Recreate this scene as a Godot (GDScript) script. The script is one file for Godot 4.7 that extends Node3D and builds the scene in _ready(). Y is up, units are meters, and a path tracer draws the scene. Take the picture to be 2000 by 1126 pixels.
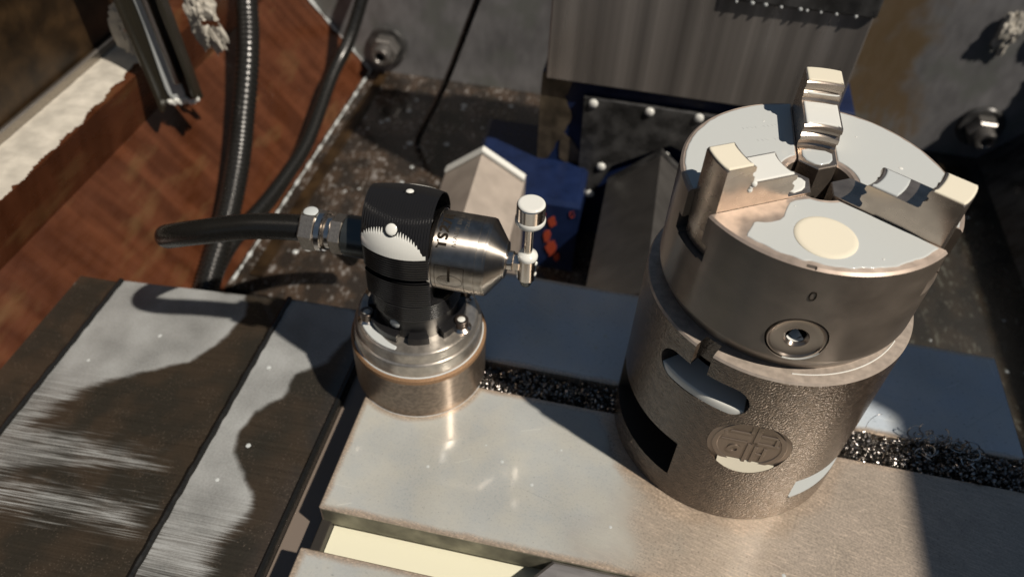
extends Node3D
# Units in the builders are millimetres; every vertex is scaled by S into metres.
const S := 0.001
const SLOT_Z0 := -12.0
const SLOT_Z1 := 10.5
var M := {}
var rng := RandomNumberGenerator.new()

# ---------------------------------------------------------------- mesh soup
class Soup:
	var v := PackedVector3Array()
	var uv := PackedVector2Array()
	var xf := Transform3D()
	func tri(a: Vector3, b: Vector3, c: Vector3) -> void:
		v.push_back(xf * a); v.push_back(xf * b); v.push_back(xf * c)
	func quad(a: Vector3, b: Vector3, c: Vector3, d: Vector3) -> void:
		tri(a, b, c); tri(a, c, d)
	func lathe(prof: Array, n := 96, a0 := 0.0, a1 := TAU) -> Soup:
		for j in n:
			var t0 := a0 + (a1 - a0) * j / n
			var t1 := a0 + (a1 - a0) * (j + 1) / n
			var e0 := Vector3(cos(t0), 0, sin(t0))
			var e1 := Vector3(cos(t1), 0, sin(t1))
			for i in prof.size() - 1:
				var p: Vector2 = prof[i]
				var q: Vector2 = prof[i + 1]
				var A := e0 * p.x + Vector3(0, p.y, 0)
				var B := e0 * q.x + Vector3(0, q.y, 0)
				var C := e1 * q.x + Vector3(0, q.y, 0)
				var D := e1 * p.x + Vector3(0, p.y, 0)
				if q.x > 1e-6: tri(A, B, C)
				if p.x > 1e-6: tri(A, C, D)
		return self
	func box(c: Vector3, s: Vector3, b := 0.3) -> Soup:
		var h := s * 0.5
		b = minf(b, minf(h.x, minf(h.y, h.z)) * 0.9)
		var g := func(sx: float, sy: float, sz: float, ax: int) -> Vector3:
			var k := Vector3(sx * h.x, sy * h.y, sz * h.z)
			for i in 3:
				if i != ax: k[i] -= signf(k[i]) * b
			return c + k
		for ax in 3:
			var u := (ax + 1) % 3
			var w := (ax + 2) % 3
			for sg in [-1.0, 1.0]:
				var q := []
				for k in [[-1, -1], [1, -1], [1, 1], [-1, 1]]:
					var d := Vector3(); d[ax] = sg; d[u] = k[0]; d[w] = k[1]
					q.append(g.call(d.x, d.y, d.z, ax))
				if sg > 0: quad(q[0], q[1], q[2], q[3])
				else: quad(q[3], q[2], q[1], q[0])
			# edges running along ax
			for su in [-1.0, 1.0]:
				for sw in [-1.0, 1.0]:
					var lo := Vector3(); lo[ax] = -1; lo[u] = su; lo[w] = sw
					var hi := lo; hi[ax] = 1
					var p0: Vector3 = g.call(lo.x, lo.y, lo.z, u)
					var p1: Vector3 = g.call(lo.x, lo.y, lo.z, w)
					var p2: Vector3 = g.call(hi.x, hi.y, hi.z, w)
					var p3: Vector3 = g.call(hi.x, hi.y, hi.z, u)
					if su * sw > 0: quad(p0, p1, p2, p3)
					else: quad(p3, p2, p1, p0)
		for sx in [-1.0, 1.0]:
			for sy in [-1.0, 1.0]:
				for sz in [-1.0, 1.0]:
					var a: Vector3 = g.call(sx, sy, sz, 0)
					var bb: Vector3 = g.call(sx, sy, sz, 1)
					var cc: Vector3 = g.call(sx, sy, sz, 2)
					if sx * sy * sz > 0: tri(a, bb, cc)
					else: tri(a, cc, bb)
		return self
	# polygon in (x, z), extruded from y0 to y1, top edge chamfered by b
	func prism(poly: PackedVector2Array, y0: float, y1: float, b := 0.0, bottom := true) -> Soup:
		var area := 0.0
		for i in poly.size():
			area += poly[i].cross(poly[(i + 1) % poly.size()])
		if area < 0: poly.reverse()
		var top := poly
		if b > 0:
			var o := Geometry2D.offset_polygon(poly, -b, Geometry2D.JOIN_MITER)
			if o.size() > 0 and o[0].size() == poly.size():
				top = o[0]
				# align the start
				var best := 0
				var bd := 1e9
				for i in top.size():
					var d := top[i].distance_to(poly[0])
					if d < bd: bd = d; best = i
				var t2 := PackedVector2Array()
				for i in top.size(): t2.push_back(top[(i + best) % top.size()])
				top = t2
			else: b = 0.0
		var n := poly.size()
		# positive area in (x,z) is clockwise seen from +y
		for i in n:
			var p := poly[i]; var q := poly[(i + 1) % n]
			quad(Vector3(q.x, y0, q.y), Vector3(p.x, y0, p.y), Vector3(p.x, y1 - b, p.y), Vector3(q.x, y1 - b, q.y))
			if b > 0:
				var pt := top[i]; var qt := top[(i + 1) % n]
				quad(Vector3(q.x, y1 - b, q.y), Vector3(p.x, y1 - b, p.y), Vector3(pt.x, y1, pt.y), Vector3(qt.x, y1, qt.y))
		var ix := Geometry2D.triangulate_polygon(top)
		for k in range(0, ix.size(), 3):
			up(Vector3(top[ix[k]].x, y1, top[ix[k]].y), Vector3(top[ix[k + 1]].x, y1, top[ix[k + 1]].y), Vector3(top[ix[k + 2]].x, y1, top[ix[k + 2]].y), 1.0)
		if bottom:
			var iy := Geometry2D.triangulate_polygon(poly)
			for k in range(0, iy.size(), 3):
				up(Vector3(poly[iy[k]].x, y0, poly[iy[k]].y), Vector3(poly[iy[k + 1]].x, y0, poly[iy[k + 1]].y), Vector3(poly[iy[k + 2]].x, y0, poly[iy[k + 2]].y), -1.0)
		return self
	func up(a: Vector3, b: Vector3, c: Vector3, s: float) -> void:
		if (b - a).cross(c - a).y * s >= 0: tri(a, b, c)
		else: tri(a, c, b)
	func tube(pts: Array, rad: Callable, sides := 16, caps := true) -> Soup:
		var rings := []
		var nrm := Vector3.UP
		for i in pts.size():
			var t: Vector3 = (pts[mini(i + 1, pts.size() - 1)] - pts[maxi(i - 1, 0)]).normalized()
			if i == 0 and absf(t.dot(nrm)) > 0.9: nrm = Vector3.RIGHT
			nrm = (nrm - t * nrm.dot(t)).normalized()
			var bn := t.cross(nrm)
			var r: float = rad.call(i)
			var ring := []
			for k in sides:
				var a := TAU * k / sides
				ring.append(pts[i] + (nrm * cos(a) + bn * sin(a)) * r)
			rings.append(ring)
		for i in rings.size() - 1:
			for k in sides:
				var k2 := (k + 1) % sides
				quad(rings[i][k], rings[i][k2], rings[i + 1][k2], rings[i + 1][k])
		if caps:
			for k in sides:
				var k2 := (k + 1) % sides
				tri(pts[0], rings[0][k2], rings[0][k])
				tri(pts[-1], rings[-1][k], rings[-1][k2])
		return self
	func smoothed(crease_deg := 32.0, base := Vector3()) -> ArrayMesh:
		var n := v.size() / 3
		var fn := PackedVector3Array(); fn.resize(n)
		var at := {}
		for f in n:
			var w := (v[f * 3 + 1] - v[f * 3]).cross(v[f * 3 + 2] - v[f * 3])
			fn[f] = w
			for k in 3:
				var key := Vector3i((v[f * 3 + k] * 200.0).round())
				if at.has(key): at[key].append(f)
				else: at[key] = [f]
		var unit := PackedVector3Array(); unit.resize(n)
		for f in n: unit[f] = fn[f].normalized()
		var cs := cos(deg_to_rad(crease_deg))
		var ov := PackedVector3Array(); var on := PackedVector3Array(); var ou := PackedVector2Array()
		var has := uv.size() == v.size()
		for f in n:
			if fn[f].length_squared() < 1e-12: continue
			for k in [0, 2, 1]:
				var p := v[f * 3 + k]
				var s := Vector3()
				for g in at[Vector3i((p * 200.0).round())]:
					if unit[g].dot(unit[f]) > cs: s += fn[g]
				on.push_back(s.normalized() if s.length_squared() > 0 else unit[f])
				ov.push_back((p - base) * S)
				if has: ou.push_back(uv[f * 3 + k])
		var a := []; a.resize(Mesh.ARRAY_MAX)
		a[Mesh.ARRAY_VERTEX] = ov; a[Mesh.ARRAY_NORMAL] = on
		if has: a[Mesh.ARRAY_TEX_UV] = ou
		var m := ArrayMesh.new()
		m.add_surface_from_arrays(Mesh.PRIMITIVE_TRIANGLES, a)
		return m

func sp(x := Transform3D()) -> Soup:
	var s := Soup.new(); s.xf = x
	return s

# frame of axis +Y turned so that local X is the radial direction at azimuth deg (x right, z to the viewer), optionally moved
func radial(deg: float, at := Vector3()) -> Transform3D:
	return Transform3D(Basis(Vector3.UP, -deg_to_rad(deg)), at)
func along_x(at := Vector3()) -> Transform3D:      # local +Y becomes world +X
	return Transform3D(Basis(Vector3(0, 0, 1), -PI / 2), at)

# ---------------------------------------------------------------- scene objects
func thing(called: String, label: String, category: String, base: Vector3, group := "") -> Node3D:
	var o := Node3D.new()
	o.name = called
	add_child(o, true)
	o.position = base * S
	o.set_meta("label", label); o.set_meta("category", category)
	if group: o.set_meta("group", group)
	return o
func part(parent: Node3D, called: String, s: Soup, m: Material, crease := 32.0) -> MeshInstance3D:
	var o := MeshInstance3D.new()
	o.name = called
	var base := Vector3()
	var q: Node = parent
	while q is Node3D and q != self:
		base += q.position / S
		q = q.get_parent()
	o.mesh = s.smoothed(crease, base)
	o.material_override = null
	o.mesh.surface_set_material(0, m)
	parent.add_child(o, true)
	return o
func struct(called: String, label: String, s: Soup, m: Material, crease := 32.0) -> MeshInstance3D:
	var o := part(self, called, s, m, crease)
	o.set_meta("kind", "structure"); o.set_meta("label", label)
	return o
func solo(called: String, label: String, category: String, s: Soup, m: Material, group := "", crease := 32.0) -> MeshInstance3D:
	var o := part(self, called, s, m, crease)
	o.set_meta("label", label); o.set_meta("category", category)
	if group: o.set_meta("group", group)
	return o

# a pool of liquid: the polygon, rounded at its edge
func pool(poly: PackedVector2Array, y: float, h: float, x := Transform3D(), smooth := 2, edge := 1.0) -> Soup:
	for k in smooth:
		var q := PackedVector2Array()
		for i in poly.size():
			var a := poly[i]; var b := poly[(i + 1) % poly.size()]
			q.push_back(a.lerp(b, 0.22)); q.push_back(a.lerp(b, 0.78))
		poly = q
	var s := sp(x)
	var cur := poly
	var area := 0.0
	for i in poly.size(): area += poly[i].cross(poly[(i + 1) % poly.size()])
	var cen := Vector2()
	for p in poly: cen += p / poly.size()
	# inward offset by vertex normals keeps the rings matched
	var n := poly.size()
	var inn := []
	for i in n:
		var t := (poly[(i + 1) % n] - poly[(i + n - 1) % n]).normalized()
		var nn := Vector2(-t.y, t.x) * signf(area)
		inn.append(nn)
	var prev := poly
	var py := y
	for k in 4:
		var a := (k + 1) / 4.0 * PI / 2
		var ring := PackedVector2Array()
		for i in n: ring.push_back(poly[i] + inn[i] * edge * (1 - cos(a)))
		var ny := y + h * sin(a)
		for i in n:
			var j := (i + 1) % n
			var A := Vector3(prev[i].x, py, prev[i].y); var B := Vector3(prev[j].x, py, prev[j].y)
			var C := Vector3(ring[j].x, ny, ring[j].y); var D := Vector3(ring[i].x, ny, ring[i].y)
			if area > 0: s.quad(B, A, D, C)
			else: s.quad(A, B, C, D)
		prev = ring; py = ny
	var ix := Geometry2D.triangulate_polygon(prev)
	for k in range(0, ix.size(), 3):
		s.up(Vector3(prev[ix[k]].x, py, prev[ix[k]].y), Vector3(prev[ix[k + 1]].x, py, prev[ix[k + 1]].y), Vector3(prev[ix[k + 2]].x, py, prev[ix[k + 2]].y), 1.0)
	return s
func blob_poly(c: Vector2, rx: float, rz: float, wob := 0.06, n := 28) -> PackedVector2Array:
	var p := PackedVector2Array()
	var f := rng.randf() * TAU
	for i in n:
		var a := TAU * i / n
		var k := 1.0 + wob * (sin(2 * a + f) + 0.6 * sin(3 * a - f * 2.0))
		p.push_back(c + Vector2(cos(a) * rx, sin(a) * rz) * k)
	return p
func drop(s: Soup, c: Vector3, r: float, h: float, up := Vector3.UP, n := 10) -> void:
	var b := Basis()
	if absf(up.dot(Vector3.UP)) < 0.999:
		var ax := Vector3.UP.cross(up).normalized()
		b = Basis(ax, Vector3.UP.angle_to(up))
	var keep := s.xf
	s.xf = keep * Transform3D(b, c)
	var prof := []
	for i in 6:
		var a := i / 5.0 * PI / 2
		prof.append(Vector2(r * cos(a), h * sin(a)))
	s.lathe(prof, n)
	s.xf = keep

func poly_of(a: Array) -> PackedVector2Array:
	var p := PackedVector2Array()
	for i in range(0, a.size(), 2): p.push_back(Vector2(a[i], a[i + 1]))
	return p
func spline(ctrl: Array, per := 10) -> Array:
	var out := []
	for i in ctrl.size() - 1:
		var p0: Vector3 = ctrl[maxi(i - 1, 0)]; var p1: Vector3 = ctrl[i]; var p2: Vector3 = ctrl[i + 1]; var p3: Vector3 = ctrl[mini(i + 2, ctrl.size() - 1)]
		for k in per: out.append(p1.cubic_interpolate(p2, p0, p3, float(k) / per))
	out.append(ctrl[-1])
	return out

# ---------------------------------------------------------------- materials
func noise(seed_: int, freq: float, oct := 4, type := FastNoiseLite.TYPE_SIMPLEX_SMOOTH) -> FastNoiseLite:
	var n := FastNoiseLite.new()
	n.seed = seed_; n.frequency = freq; n.noise_type = type; n.fractal_octaves = oct
	return n
func tex(im: Image) -> ImageTexture:
	return ImageTexture.create_from_image(im)
func noise_tex(seed_: int, freq: float, lo: float, hi: float, oct := 4, size := 256, sx := 1.0, sy := 1.0, type := FastNoiseLite.TYPE_SIMPLEX_SMOOTH) -> ImageTexture:
	var n := noise(seed_, freq, oct, type)
	var im := n.get_seamless_image(int(size * sx), int(size * sy))
	im.convert(Image.FORMAT_RGB8)
	if sx != 1.0 or sy != 1.0: im.resize(size, size, Image.INTERPOLATE_CUBIC)
	for y in im.get_height():
		for x in im.get_width():
			var g := lerpf(lo, hi, im.get_pixel(x, y).r)
			im.set_pixel(x, y, Color(g, g, g))
	return tex(im)
func mat(called: String, lin: Color, rough: float, metal := 0.0, tri_scale := 0.0, opt := {}) -> StandardMaterial3D:
	var m := StandardMaterial3D.new()
	m.resource_name = called
	m.albedo_color = lin.linear_to_srgb()
	m.roughness = rough; m.metallic = metal
	if tri_scale > 0:
		m.uv1_triplanar = true
		m.uv1_scale = opt.get("scale", Vector3.ONE * tri_scale)
	if opt.has("albedo"): m.albedo_texture = opt.albedo
	if opt.has("rough"): m.roughness_texture = opt.rough; m.roughness_texture_channel = BaseMaterial3D.TEXTURE_CHANNEL_RED
	if opt.has("bump"):
		m.heightmap_enabled = true; m.heightmap_texture = opt.bump; m.heightmap_scale = opt.bump_cm
	if opt.has("coat"):
		m.clearcoat_enabled = true; m.clearcoat = opt.coat; m.clearcoat_roughness = opt.get("coat_rough", 0.05)
	if opt.has("spec"): m.metallic_specular = opt.spec
	if opt.has("aniso"):
		m.anisotropy_enabled = true; m.anisotropy = opt.aniso
	M[called] = m
	return m

func make_materials() -> void:
	var mottle := noise_tex(3, 0.012, 0.55, 1.0, 5)
	var mottle_f := noise_tex(5, 0.05, 0.7, 1.0, 4)
	var smear := noise_tex(8, 0.02, 0.45, 1.0, 5)
	var lines := noise_tex(11, 0.09, 0.0, 1.0, 4, 256, 0.03, 1.0)
	var lines_a := noise_tex(12, 0.05, 0.72, 1.0, 4, 256, 0.03, 1.0)
	var soft := noise_tex(4, 0.02, 0.80, 1.0, 5)
	var fine := noise_tex(13, 0.12, 0.0, 1.0, 3, 256, 1.0, 0.12)
	var stain := noise_tex(6, 0.006, 0.55, 1.0, 6, 512)
	var cast := noise_tex(14, 0.035, 0.0, 1.0, 3, 256)
	var streak_v := noise_tex(17, 0.03, 0.66, 1.0, 5, 256, 1.0, 0.03)
	mat("chuck_steel", Color(0.185, 0.155, 0.128), 0.36, 0.3, 11, {"albedo": soft, "rough": soft, "aniso": 0.7, "spec": 0.7})
	mat("face_steel", Color(0.62, 0.51, 0.43), 0.50, 0.55, 20, {"albedo": soft, "aniso": 0.6})
	mat("cast_iron", Color(0.165, 0.122, 0.090), 0.26, 0.28, 70, {"albedo": stain, "rough": smear, "bump": cast, "bump_cm": 0.038, "spec": 0.7})
	mat("ring_steel", Color(0.56, 0.48, 0.41), 0.45, 0.35, 30, {"albedo": soft})
	mat("jaw_steel", Color(0.58, 0.50, 0.43), 0.30, 0.88, 16, {"albedo": soft, "rough": soft, "bump": fine, "bump_cm": 0.0012})
	mat("dark_recess", Color(0.05, 0.045, 0.04), 0.5, 0.6)  # near-black; in the casting recesses it stands in for shade
	mat("black_anodised", Color(0.012, 0.012, 0.013), 0.20, 0.0, 0, {"spec": 0.5})
	mat("black_flat", Color(0.010, 0.010, 0.010), 0.38, 0.0)
	mat("wet_chrome", Color(0.70, 0.65, 0.58), 0.34, 0.85, 30, {"albedo": soft, "rough": soft, "aniso": 0.7})
	mat("base_steel", Color(0.40, 0.325, 0.26), 0.38, 0.85, 22, {"albedo": mottle_f, "rough": soft, "aniso": 0.9})
	mat("rust_band", Color(0.40, 0.24, 0.13), 0.55, 0.35, 60, {"albedo": mottle_f})
	mat("barrel_steel", Color(0.66, 0.61, 0.55), 0.44, 1.0, 30, {"albedo": soft, "aniso": 0.95})
	mat("bright_steel", Color(0.68, 0.63, 0.58), 0.20, 1.0)
	mat("nut_steel", Color(0.58, 0.53, 0.47), 0.42, 1.0, 60, {"albedo": mottle_f})
	mat("dark_nut", Color(0.10, 0.11, 0.11), 0.25, 0.8)
	mat("engraving", Color(0.022, 0.018, 0.014), 0.9, 0.0, 0, {"spec": 0.1})
	mat("engraving_light", Color(0.075, 0.068, 0.058), 0.8, 0.0, 0, {"spec": 0.15})
	mat("rubber", Color(0.009, 0.009, 0.0085), 0.40, 0.0, 50, {"rough": smear})
	mat("coolant_thin", Color(0.46, 0.49, 0.495), 0.10, 0.0, 0, {"spec": 0.45})
	mat("coolant_thick", Color(0.72, 0.675, 0.55), 0.10, 0.0, 0, {"spec": 0.45})
	mat("coolant_white", Color(0.66, 0.67, 0.64), 0.10, 0.0, 0, {"spec": 0.45})
	mat("coolant_pool", Color(0.66, 0.65, 0.51), 0.12, 0.0, 0, {"spec": 0.4})
	mat("foam", Color(0.56, 0.53, 0.465), 0.6, 0.0, 9, {"albedo": soft})
	mat("grey_paint", Color(0.36, 0.355, 0.35), 0.42, 0.2, 3.2, {"albedo": smear, "rough": smear})
	mat("blue_paint", Color(0.010, 0.020, 0.066), 0.25, 0.0, 9, {"albedo": soft})
	mat("worn_iron", Color(0.20, 0.16, 0.11), 0.5, 0.6, 12, {"albedo": mottle})
	mat("red_primer", Color(0.30, 0.045, 0.02), 0.5)
	mat("dark_plate", Color(0.13, 0.13, 0.13), 0.40, 0.4, 8, {"albedo": smear, "rough": smear})
	mat("brushed_cover", Color(0.38, 0.35, 0.325), 0.46, 0.55, 1, {"scale": Vector3(5, 0.6, 5), "albedo": streak_v, "rough": smear})
	mat("guard_steel", Color(0.42, 0.365, 0.315), 0.50, 0.25, 9, {"albedo": soft})
	mat("swarf", Color(0.55, 0.52, 0.49), 0.30, 1.0)
	mat("swarf_bright", Color(0.60, 0.57, 0.54), 0.25, 1.0)
	mat("dark_floor", Color(0.035, 0.03, 0.026), 0.3, 0.3, 6, {"albedo": smear})
	mat("clamp_steel", Color(0.46, 0.44, 0.43), 0.34, 0.6, 1, {"scale": Vector3(40, 10, 10), "albedo": lines_a})
	mat("slot_wall", Color(0.30, 0.29, 0.22), 0.5, 0.4, 14, {"albedo": mottle})
	M.table_top = plate_material(Rect2(-222.5, 10.5, 410, 102.5), 1)
	M.table_rear = plate_material(Rect2(-222.5, -97, 410, 85), 2)
	M.table_front = plate_material(Rect2(-222.5, 137, 410, 120), 3)
	M.rust_sheet = rust_material()
	M.splatter = splatter_material()
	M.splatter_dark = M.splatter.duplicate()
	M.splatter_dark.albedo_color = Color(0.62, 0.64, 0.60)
	M.back_sheet = wall_material()

func img_mat(called: String, al: Image, orm: Image) -> ORMMaterial3D:
	var m := ORMMaterial3D.new()
	m.resource_name = called
	m.albedo_texture = tex(al); m.orm_texture = tex(orm)
	m.texture_repeat = false
	if called.begins_with("table") or called.begins_with("cover") or called.begins_with("rusty") or called.begins_with("splat"):
		m.clearcoat_enabled = true; m.clearcoat = 0.25 if called.begins_with("rusty") else 1.0; m.clearcoat_roughness = 0.07
	M[called] = m
	return m

# table plates: a thin dried film of coolant with bare steel along the edges and where the castings stand
func plate_material(r: Rect2, which: int) -> ORMMaterial3D:
	var k := 2.6 if which == 1 else 1.6
	var w := int(r.size.x * k); var h := int(r.size.y * k)
	var al := Image.create(w, h, false, Image.FORMAT_RGB8); var orm := Image.create(w, h, false, Image.FORMAT_RGB8)
	var n1 := noise(21 + which, 0.030, 4); var n2 := noise(31 + which, 0.55, 3); var n3 := noise(41 + which, 0.009, 3); var sc := noise(51, 0.6, 2)
	for j in h:
		var z := r.position.y + (j + 0.5) / k
		for i in w:
			var x := r.position.x + (i + 0.5) / k
			var a := n1.get_noise_2d(x, z); var b := n2.get_noise_2d(x, z); var c := n3.get_noise_2d(x, z)
			var e := minf(x - r.position.x, minf(z - r.position.y, r.end.y - z))
			var f := smoothstep(0.0, 1.0, clampf((e - 0.8 - 1.6 * a - 0.7 * b) / 4.0, 0.0, 1.0))
			if which == 1:
				var dc := Vector2(x, z).length() - 67.0
				f *= clampf((dc - 5.0 - 7.0 * a) / 7.0, 0.0, 1.0)
				f *= 1.0 - 0.78 * smoothstep(-62.0, -8.0, x + 0.35 * (z - 60.0) + 30.0 * c + 14.0 * a)
				var dp := Vector2(x + 195.5, z - 0.7).length() - 42.0
				f *= clampf((dp - 0.5 - 1.0 * a) / 4.0, 0.0, 1.0)
			f *= 0.93 + 0.1 * b
			var grain := 1.0 + 0.30 * b + 0.18 * a
			var metal := Color(0.44, 0.355, 0.275) * grain
			var s := sc.get_noise_2d(x * 0.12 + z * 0.05, z * 2.0 - x * 0.5)
			metal = metal * (1.0 + 0.7 * maxf(0.0, s))
			var film := (Color(0.54, 0.60, 0.64) if which == 2 else Color(0.405, 0.415, 0.39)).lerp(Color(0.50, 0.58, 0.66) if which == 2 else Color(0.36, 0.385, 0.385), clampf(0.5 + 1.4 * a, 0, 1)) * (1.0 - 0.30 * maxf(0.0, b - 0.05) - 0.20 * c)
			var col := metal.lerp(film, clampf(f, 0, 1))
			al.set_pixel(i, j, Color(clampf(col.r, 0, 1), clampf(col.g, 0, 1), clampf(col.b, 0, 1)).linear_to_srgb())
			orm.set_pixel(i, j, Color(1, lerpf(0.40 + 0.16 * b, 0.15 + 0.06 * b, f), lerpf(0.5, 0.0, f)))
	# fine scratches
	var rs := RandomNumberGenerator.new(); rs.seed = 300 + which
	for q in (260 if which == 1 else 60):
		var px := rs.randf() * w; var pz := rs.randf() * h
		var bare := smoothstep(-70.0, 10.0, r.position.x + px / k)
		if rs.randf() > 0.15 + 0.85 * bare: continue
		var ang := rs.randfn(0.0, 0.35) + (PI / 2 if rs.randf() < 0.25 else 0.0)
		var len_ := rs.randf_range(6, 60); var gain := rs.randf_range(-0.07, 0.09)
		for t in int(len_):
			var ix := int(px + cos(ang) * t); var iz := int(pz + sin(ang) * t)
			if ix < 0 or iz < 0 or ix >= w or iz >= h: break
			var c0 := al.get_pixel(ix, iz)
			al.set_pixel(ix, iz, Color(clampf(c0.r + gain, 0, 1), clampf(c0.g + gain * 0.95, 0, 1), clampf(c0.b + gain * 0.85, 0, 1)))
	# pits and specks
	for q in 600:
		var ix := rs.randi_range(1, w - 2); var iz := rs.randi_range(1, h - 2)
		var g := rs.randf_range(0.82, 0.97)
		var c0 := al.get_pixel(ix, iz) * g
		al.set_pixel(ix, iz, Color(c0.r, c0.g, c0.b)); al.set_pixel(ix + 1, iz, Color(c0.r, c0.g, c0.b))
	return img_mat("table_plate_%d" % which, al, orm)

# way cover sheets: dark oily steel with milk dragged along x by the wiper
func cover_material(r: Rect2, patches: Array, seed_: int) -> ORMMaterial3D:
	var k := 2.4
	var w := int(r.size.x * k); var h := int(r.size.y * k)
	var al := Image.create(w, h, false, Image.FORMAT_RGB8); var orm := Image.create(w, h, false, Image.FORMAT_RGB8)
	var n1 := noise(seed_, 0.05, 4); var n2 := noise(seed_ + 1, 0.5, 3); var st := noise(seed_ + 2, 1.0, 3); var n3 := noise(seed_ + 3, 0.02, 3)
	for j in h:
		var z := r.position.y + (j + 0.5) / k
		for i in w:
			var x := r.position.x + (i + 0.5) / k
			var a := n1.get_noise_2d(x, z); var b := n2.get_noise_2d(x, z); var s := st.get_noise_2d(x * 0.012, z * 0.9)
			var f := 0.0
			for p in patches:
				var inside := Geometry2D.is_point_in_polygon(Vector2(x, z), p.poly)
				var d := 1e9
				var q: PackedVector2Array = p.poly
				for t in q.size():
					var cp := Geometry2D.get_closest_point_to_segment(Vector2(x, z), q[t], q[(t + 1) % q.size()])
					d = minf(d, cp.distance_to(Vector2(x, z)))
				var sd := d if inside else -d
				var drag: float = p.drag * smoothstep(p.z0, p.z0 + 50.0, z)
				var s2 := st.get_noise_2d(x * 0.02 + 50.0, z * 2.6)
				var edge := 3.0 + 9.0 * drag
				f = maxf(f, p.level * smoothstep(-0.5 * edge, edge, sd + 2.0 * a + (13.0 * s + 9.0 * s2) * drag) * (1.0 - drag * clampf(0.35 - 0.9 * s - 0.7 * s2, 0.0, 0.75)))
			f = clampf(f * (0.92 + 0.25 * n3.get_noise_2d(x, z) + 0.12 * b), 0, 1)
			var dark := Color(0.050, 0.045, 0.036).lerp(Color(0.075, 0.058, 0.042), clampf(0.5 + 2 * n3.get_noise_2d(x, z), 0, 1)) * (1.0 + 0.22 * s + 0.15 * b)
			# small paler spots of dried droplets
			var dots := 1.0 if n2.get_noise_2d(x * 0.9 + 300, z * 1.6) > 0.46 and a > 0.02 else 0.0
			dark = dark.lerp(Color(0.25, 0.2, 0.16), 0.6 * dots)
			var milk := Color(0.335, 0.35, 0.352)
			var col := dark.lerp(milk, f)
			al.set_pixel(i, j, Color(clampf(col.r, 0, 1), clampf(col.g, 0, 1), clampf(col.b, 0, 1)).linear_to_srgb())
			orm.set_pixel(i, j, Color(1, clampf(lerpf(0.33 + 0.07 * s + 0.06 * b, 0.24, f), 0.08, 1), lerpf(0.55, 0.0, f)))
	return img_mat("cover_%d" % seed_, al, orm)

func rust_material() -> ORMMaterial3D:
	var w := 512; var h := 512
	var al := Image.create(w, h, false, Image.FORMAT_RGB8); var orm := Image.create(w, h, false, Image.FORMAT_RGB8)
	var n1 := noise(61, 0.012, 5); var n2 := noise(62, 1.0, 2); var n3 := noise(63, 0.05, 3)
	for j in h:
		for i in w:
			var a := n1.get_noise_2d(i, j); var s := n2.get_noise_2d(i * 0.045 + 0.2 * a, j * 0.0022) * 0.60 + 0.25 * n2.get_noise_2d(i * 0.14 + 70.0, j * 0.004); var b := n3.get_noise_2d(i, j)
			var t := clampf(0.42 + 1.2 * s + 0.3 * a, 0, 1)
			var col := Color(0.052, 0.016, 0.006).lerp(Color(0.100, 0.034, 0.015), t)
			col = col.lerp(Color(0.12, 0.07, 0.03), clampf(1.2 * a - 0.2, 0, 0.5))
			col = col * (1.0 + 0.10 * b)
			al.set_pixel(i, j, Color(clampf(col.r, 0, 1), clampf(col.g, 0, 1), clampf(col.b, 0, 1)).linear_to_srgb())
			orm.set_pixel(i, j, Color(1, 0.30 + 0.08 * b, 0.1))
	return img_mat("rusty_sheet", al, orm)

# rear sheet: grey paint with run-down stains and an oily brown patch right of the column
func wall_material() -> ORMMaterial3D:
	var w := 800; var h := 336
	var al := Image.create(w, h, false, Image.FORMAT_RGB8); var orm := Image.create(w, h, false, Image.FORMAT_RGB8)
	var n1 := noise(83, 0.014, 5); var n2 := noise(84, 0.06, 4)
	for j in h:
		var y := -140.0 + (j + 0.5) * 1.25
		for i in w:
			var x := -560.0 + (i + 0.5) * 1.25
			var a := n1.get_noise_2d(x, y); var b := n2.get_noise_2d(x * 1.4, y * 0.5)
			var col := Color(0.180, 0.180, 0.186) * (1.0 + 0.35 * a + 0.18 * b)
			col = col.lerp(Color(0.15, 0.16, 0.15), clampf(1.8 * n1.get_noise_2d(x + 900, y) - 0.05, 0, 0.8))
			var br := smoothstep(70.0, 20.0, absf(x - 165.0 + 0.25 * y - 60.0 * a)) * smoothstep(-165.0, -60.0, y + 60.0 * b)
			col = col.lerp(Color(0.135, 0.088, 0.038), 0.85 * br)
			al.set_pixel(i, j, Color(clampf(col.r, 0, 1), clampf(col.g, 0, 1), clampf(col.b, 0, 1)).linear_to_srgb())
			orm.set_pixel(i, j, Color(1, 0.42 + 0.15 * b, 0.1))
	return img_mat("rear_sheet", al, orm)

func splatter_material() -> ORMMaterial3D:
	var w := 640; var h := 640
	var al := Image.create(w, h, false, Image.FORMAT_RGB8); var orm := Image.create(w, h, false, Image.FORMAT_RGB8)
	var n1 := noise(71, 0.015, 4); var n2 := noise(72, 0.055, 4); var n3 := noise(73, 0.11, 3)
	for j in h:
		for i in w:
			var a := n1.get_noise_2d(i, j); var b := n2.get_noise_2d(i * 1.6 + 10 * a, j * 0.8); var c := n3.get_noise_2d(i * 1.5, j * 0.8)
			var col := Color(0.026, 0.021, 0.017).lerp(Color(0.056, 0.039, 0.028), clampf(0.5 + a * 2, 0, 1))
			var f := smoothstep(0.20, 0.80, b + 0.4 * c + 0.5 * a - 0.16 * smoothstep(0.35, 0.8, float(i) / w))
			col = col.lerp(Color(0.34, 0.33, 0.32), 0.62 * f)
			al.set_pixel(i, j, col.linear_to_srgb())
			orm.set_pixel(i, j, Color(1, 0.25 + 0.1 * c, 0.1))
	return img_mat("splattered_sheet", al, orm)

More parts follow.
